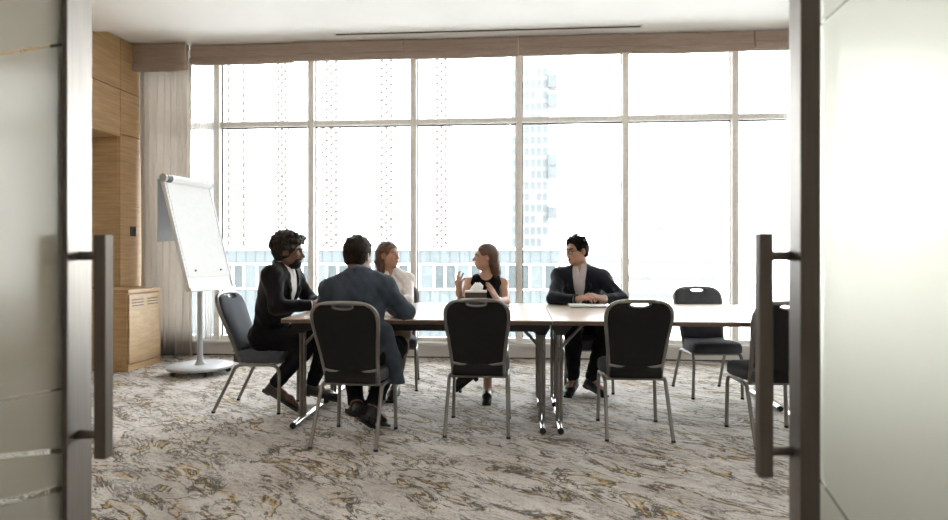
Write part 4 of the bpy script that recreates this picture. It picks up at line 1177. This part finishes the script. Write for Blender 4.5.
# --- man in glasses
p = Person('man with glasses in a navy blazer with both hands on a white notebook',
           dict(pelvis=(0.575, 5.69, 0.55), neck=(0.545, 5.625, 1.047), head=(0.508, 5.595, 1.212), hf=(-0.80, -0.58, -0.10), hu=(-0.04, 0, 1),
                sh=[(0.362, 5.665, 0.990), (0.725, 5.575, 0.975)], el=[(0.290, 5.42, 0.800), (0.865, 5.41, 0.800)], wr=[(0.485, 5.265, 0.808), (0.690, 5.27, 0.812)],
                hip=[(0.495, 5.64, 0.54), (0.695, 5.64, 0.54)], kn=[(0.44, 5.22, 0.545), (0.72, 5.22, 0.545)],
                an=[(0.455, 5.36, 0.105), (0.60, 5.36, 0.105)], toe=[(0.40, 5.20, 0.035), (0.695, 5.23, 0.035)]), M['skin_light'])
p.hairmat = M['hair_black']
p.body([((0.88, -0.30, 0.22), (0.25, 0.35, -0.85), (0.45, 0.6, 0.35), 0.03), ((-0.82, -0.30, 0.28), (-0.25, 0.35, -0.85), ((0.25, 0.5, 0.3), (0.4, 0.6, 0.3), (0.5, 0.6, 0.4), (0.55, 0.6, 0.4)), 0.03)])
p.jacket(M['navy_jacket'], M['lilac_shirt'], e=0.017, hem=0.48, stop=0.88, button=0.36, open_=0.048)
p.trousers(M['dark_trouser']); p.shoes(M['leather'], M['rubber']); p.short_hair(M['hair_black'], 0.014, 0.022)
J = p.J; H = p.H
bm = bmesh.new(); O = Vector(p.org)
for x in (-1, 1):
    tube(bm, [Vector(H(x * 0.034 + 0.026 * math.copysign(abs(math.cos(k * PI / 12)) ** 0.7, math.cos(k * PI / 12)), 0.106, 0.002 + 0.018 * math.copysign(abs(math.sin(k * PI / 12)) ** 0.7, math.sin(k * PI / 12)))) - O for k in range(24)], 0.0028, 6, closed=True)
    tube(bm, [Vector(H(x * 0.060, 0.104, 0.008)) - O, Vector(H(x * 0.080, 0.04, 0.010)) - O, Vector(H(x * 0.083, -0.01, 0.006)) - O], 0.0026, 6)
tube(bm, [Vector(H(-0.009, 0.108, 0.006)) - O, Vector(H(0.009, 0.108, 0.006)) - O], 0.0026, 6)
obj('glasses', bm, M['black_plastic'], p.o, True)
bm = bmesh.new(); a = J['wr'][0] * 0.95 + J['el'][0] * 0.05; dv = Vector(nrm(J['wr'][0] - J['el'][0])); q = dv.orthogonal().normalized(); w = dv.cross(q)
tube(bm, [Vector(a - p.org) + q * 0.036 * math.cos(k * PI / 10) + w * 0.036 * math.sin(k * PI / 10) for k in range(20)], 0.009, 8, closed=True)
obj('watch', bm, M['black_plastic'], p.o, True)

# ------------------------------------------------------------------ the city outside
M['facade_white'] = mat('facade_white', (0.86, 0.85, 0.84), 0.9, var=0.01, scale=1)
M['facade_grey'] = mat('facade_grey', (0.45, 0.45, 0.45), 0.9, var=0.03, scale=1)
M['bounce_slab'] = mat('bounce_slab_pale', (0.84, 0.83, 0.81), 0.9, var=0.04, scale=2)
M['lattice'] = mat('lattice_screen', (0.092, 0.070, 0.054), 0.8, var=0.05, scale=1)
M['clad'] = mat('clad_panel', (0.086, 0.097, 0.101), 0.8, var=0.04, scale=1)
M['clad_joint'] = mat('clad_joint', (0.056, 0.064, 0.068), 0.8)
M['far_glass'] = mat('far_glass', (0.044, 0.053, 0.056), 0.35, var=0.12, scale=0.8)
M['tower_wall'] = mat('tower_wall', (0.112, 0.113, 0.114), 0.9, var=0.02, scale=1)
M['tower_glass'] = mat('tower_glass', (0.048, 0.056, 0.061), 0.5, var=0.15, scale=0.5)
M['pale_glass'] = mat('pale_tower_glass', (0.088, 0.090, 0.092), 0.7, var=0.05, scale=0.5)
M['street'] = mat('street', (0.42, 0.41, 0.40), 0.9, var=0.05, scale=0.2)
struct('ground', box(-300, 300, -80, 420, -18.5, -18.0), M['street'])
bm = bmesh.new()      # the building this room belongs to: below, above, beside and behind it
bx(bm, -40, 40, -25, WY + 0.12, -18, -0.13); bx(bm, -40, 40, -25, WY + 0.12, UP + 0.17, 8)
bx(bm, -40, -5.72, -25, WY + 0.12, -0.13, UP + 0.17); bx(bm, RX + 0.32, 40, -25, WY + 0.12, -0.13, UP + 0.17); bx(bm, -5.72, RX + 0.32, -25, -3.32, -0.13, UP + 0.17)
struct('wall_outside', bm, M['facade_grey'])
o = struct('bounce_slab', box(-30, 30, WY + 0.5, 23.9, -3.3, -3.0), M['bounce_slab'])      # added, unseen pale slab bouncing sky light up to the ceiling
t = thing('office_building', 'low office building with grey cladding and white framed windows right outside the window', 'building', (0, 24.0, -18))
obj('wall', box(-24, 1.55, 0.0, 9.0, 0, 19.36), M['clad'], t)
obj('parapet', box(-24, 1.6, -0.06, 9.0, 19.36, 19.44), M['facade_white'], t)
bm = bmesh.new(); x = -23.8
while x < 1.5:
    for z0, z1 in ((18.84, 19.34), (16.4, 17.80), (14.0, 16.2)): bx(bm, x, x + 0.035, -0.012, 0.003, z0, z1)
    x += 0.39
obj('cladding_joint', bm, M['clad_joint'], t)
bm = bmesh.new()
for z in (18.80, 17.82): bx(bm, -24, 1.55, -0.03, 0.003, z, z + 0.05)
obj('string_course', bm, M['facade_white'], t)
def far_window(parent, x0, x1, z0, z1, n):
    bm = bmesh.new(); e = 0.07; w = (x1 - x0 - e) / n
    for k in range(n + 1): bx(bm, x0 + k * w, x0 + k * w + e, -0.05, 0.02, z0, z1)
    bx(bm, x0, x1, -0.05, 0.02, z0 - e, z0); bx(bm, x0, x1, -0.05, 0.02, z1, z1 + e)
    f = obj('window', bm, M['facade_white'], parent)
    for k in range(n): obj('pane', box(x0 + k * w + e, x0 + (k + 1) * w, -0.01, 0.01, z0, z1), M['far_glass'], f)
x = -19.0
while x < 1.2:
    far_window(t, x, min(x + 0.95, 1.45), 17.88, 18.78, 2 if x < 0.5 else 1); x += 1.42
t = thing('lattice_tower', 'white high-rise facade with vertical strips of lattice screen at the left', 'building', (0, 48.0, -18))
obj('wall', box(-34, -1.0, 0, 12, 0, 70), M['facade_white'], t)
def px_x(px, y):   # where a sight line at that bearing meets the plane y
    r = (px - 474) / 620.0; c, s_ = math.cos(0.0741), math.sin(0.0741)
    return y * (r * c - s_) / (c + r * s_)
for a, b in ((227, 231), (242, 246), (275, 289), (322, 341), (377, 396), (433, 450), (160, 180)):
    x0, x1 = px_x(a, 48), px_x(b, 48); bm = bmesh.new(); z = 18.6; w = x1 - x0; nc = max(1, round(w / 0.62)); cw = w / nc; chh = 0.62; row = 0
    while z < 46:
        for k in range(nc):
            xa = x0 + k * cw; xm = xa + cw / 2; sg = 1 if (k + row) % 2 else -1
            for p0, p1 in (((xa, z), (xm, z + chh * 0.5)), ((xm, z + chh * 0.5), (xa + cw, z)), ((xa, z + chh), (xm, z + chh * 0.5)), ((xm, z + chh * 0.5), (xa + cw, z + chh))):
                d0 = Vector((p1[0] - p0[0], 0, p1[1] - p0[1])).normalized(); nn_ = Vector((-d0.z, 0, d0.x)) * 0.050
                A = Vector((p0[0], -0.08, p0[1])); Bv = Vector((p1[0], -0.08, p1[1])); dp = Vector((0, 0.08, 0))
                v = [bm.verts.new(q) for q in (A + nn_, Bv + nn_, Bv - nn_, A - nn_, A + nn_ + dp, Bv + nn_ + dp, Bv - nn_ + dp, A - nn_ + dp)]
                for f in ((0, 1, 2, 3), (0, 4, 5, 1), (2, 6, 7, 3)): bm.faces.new([v[q] for q in f])
        z += chh; row += 1
    obj('lattice_screen', bm, M['lattice'], t)
t = thing('balcony_tower', 'tall pale tower with rows of small bluish windows behind the man in glasses', 'building', (0, 150.0, -18))
x0, x1 = px_x(511, 150), px_x(549, 150)
obj('wall', box(x0, x1, 0, 12, 0, 90), M['tower_wall'], t)
wmesh = None
for r in range(17):
    z = 19.6 + r * 2.72
    for c in range(6):
        xa = x0 + 0.35 + c * (x1 - x0 - 0.4) / 6
        if (r * 7 + c * 3) % 11 == 0: continue
        if wmesh is None:
            wo = obj('window', box(-0.5, 0.5, -0.08, 0.05, -0.85, 0.85), M['tower_glass'], t); wmesh = wo.data
        else:
            wo = bpy.data.objects.new('window', wmesh); link(wo, t)
        wo.location = (xa + 0.55, 0, z)
for r, z in enumerate((30.5, 40.2, 43.0, 57.5, 62.0)):
    obj('balcony', box(x1 - 0.2, x1 + 1.9, -1.2, 3, z - 2.6, z + 0.3), M['tower_glass'], t)
t = thing('pale_tower', 'faint pale tower in the haze behind the empty chair on the window side', 'building', (0, 190.0, -18))
x0, x1 = px_x(652, 190), px_x(735, 190)
obj('wall', box(x0, x1, 0, 14, 0, 110), M['facade_white'], t)
for r in range(18):
    obj('window_band', box(x0 + 1.0, x1 - 1.0, -0.1, 0.05, 20 + r * 3.4, 20 + r * 3.4 + 0.8), M['pale_glass'], t)
t = thing('pale_block', 'low washed-out block in the haze right of the balcony tower', 'building', (0, 120.0, -18))
x0, x1 = px_x(560, 120), px_x(720, 120)
obj('wall', box(x0, x1, 0, 10, 0, 21), M['facade_white'], t)
for r in range(3): obj('window_band', box(x0 + 0.8, x1 - 0.8, -0.1, 0.05, 11 + r * 3.2, 12 + r * 3.2), M['pale_glass'], t)

# ------------------------------------------------------------------ light
W = bpy.data.worlds.new('World'); SC.world = W; W.use_nodes = True
bg = W.node_tree.nodes['Background']
tcw = W.node_tree.nodes.new('ShaderNodeTexCoord'); sp = W.node_tree.nodes.new('ShaderNodeSeparateXYZ'); cr = W.node_tree.nodes.new('ShaderNodeValToRGB')
W.node_tree.links.new(tcw.outputs['Generated'], sp.inputs[0]); W.node_tree.links.new(sp.outputs[2], cr.inputs[0])
cr.color_ramp.elements[0].position = 0.0; cr.color_ramp.elements[0].color = (1.0, 0.99, 0.97, 1)
cr.color_ramp.elements[1].position = 0.6; cr.color_ramp.elements[1].color = (0.93, 0.97, 1.0, 1)
W.node_tree.links.new(cr.outputs[0], bg.inputs[0]); bg.inputs[1].default_value = 3.2
# daylight portals in the window openings
for x0, x1 in ((LX, 0.5), (0.5, RX)):
    ld = bpy.data.lights.new('portal', 'AREA'); ld.shape = 'RECTANGLE'; ld.size = x1 - x0; ld.size_y = HEAD - SILL; ld.cycles.is_portal = True
    lo_ = bpy.data.objects.new('daylight_portal', ld); lo_.location = ((x0 + x1) / 2, WY + 0.15, (HEAD + SILL) / 2); lo_.rotation_euler = (R(-90), 0, 0); link(lo_)
# added fill lamp: unseen panel behind the camera that lightens the door glass
M['lamp'] = bpy.data.materials.new('fill_diffuser'); M['lamp'].use_nodes = True
lb_ = M['lamp'].node_tree.nodes['Principled BSDF']; lb_.inputs['Emission Color'].default_value = (1, 0.95, 0.88, 1); lb_.inputs['Emission Strength'].default_value = 1.0
for (x, y, pw, lbl) in ((-0.3, -1.2, 12, 'added fill lamp in the corridor behind the camera, out of view'),):
    t = thing('fill_lamp', lbl, 'fill light', (x, y, LOW), 0)
    bm = bmesh.new()
    for (a, b, c, d) in ((-0.32, 0.32, -0.32, -0.30), (-0.32, 0.32, 0.30, 0.32), (-0.32, -0.30, -0.30, 0.30), (0.30, 0.32, -0.30, 0.30)): bx(bm, a, b, c, d, -0.02, 0.0)
    obj('frame', bm, M['white_paint'], t); obj('diffuser', box(-0.30, 0.30, -0.30, 0.30, -0.012, -0.004), M['lamp'], t)
    ld = bpy.data.lights.new('lamp', 'AREA'); ld.shape = 'SQUARE'; ld.size = 0.6; ld.energy = pw; ld.color = (1, 0.95, 0.88)
    lo_ = bpy.data.objects.new('fill_lamp_light', ld); lo_.location = (x, y, LOW - 0.02); link(lo_)

# ------------------------------------------------------------------ camera
cd = bpy.data.cameras.new('Camera'); cam = bpy.data.objects.new('Camera', cd); link(cam)
cam.location = (0, 0, 1.18); cam.rotation_euler = (R(90), 0, math.atan(46 / 620))
cd.sensor_width = 36; cd.sensor_fit = 'HORIZONTAL'; cd.lens = 620 / 948 * 36; cd.shift_y = -5 / 948
cd.clip_start = 0.05; cd.clip_end = 1000
cd.dof.use_dof = True; cd.dof.focus_distance = 4.8; cd.dof.aperture_fstop = 2.4
SC.camera = cam
vs = SC.view_settings
SC.display_settings.display_device = 'sRGB'
vs.view_transform = 'Standard'; vs.look = 'None'; vs.exposure = 2.15; vs.gamma = 1.0; vs.use_curve_mapping = False
SC.cycles.use_denoising = True
SC.cycles.max_bounces = 10; SC.cycles.transparent_max_bounces = 16; SC.cycles.diffuse_bounces = 5
SC.cycles.sample_clamp_indirect = 6.0
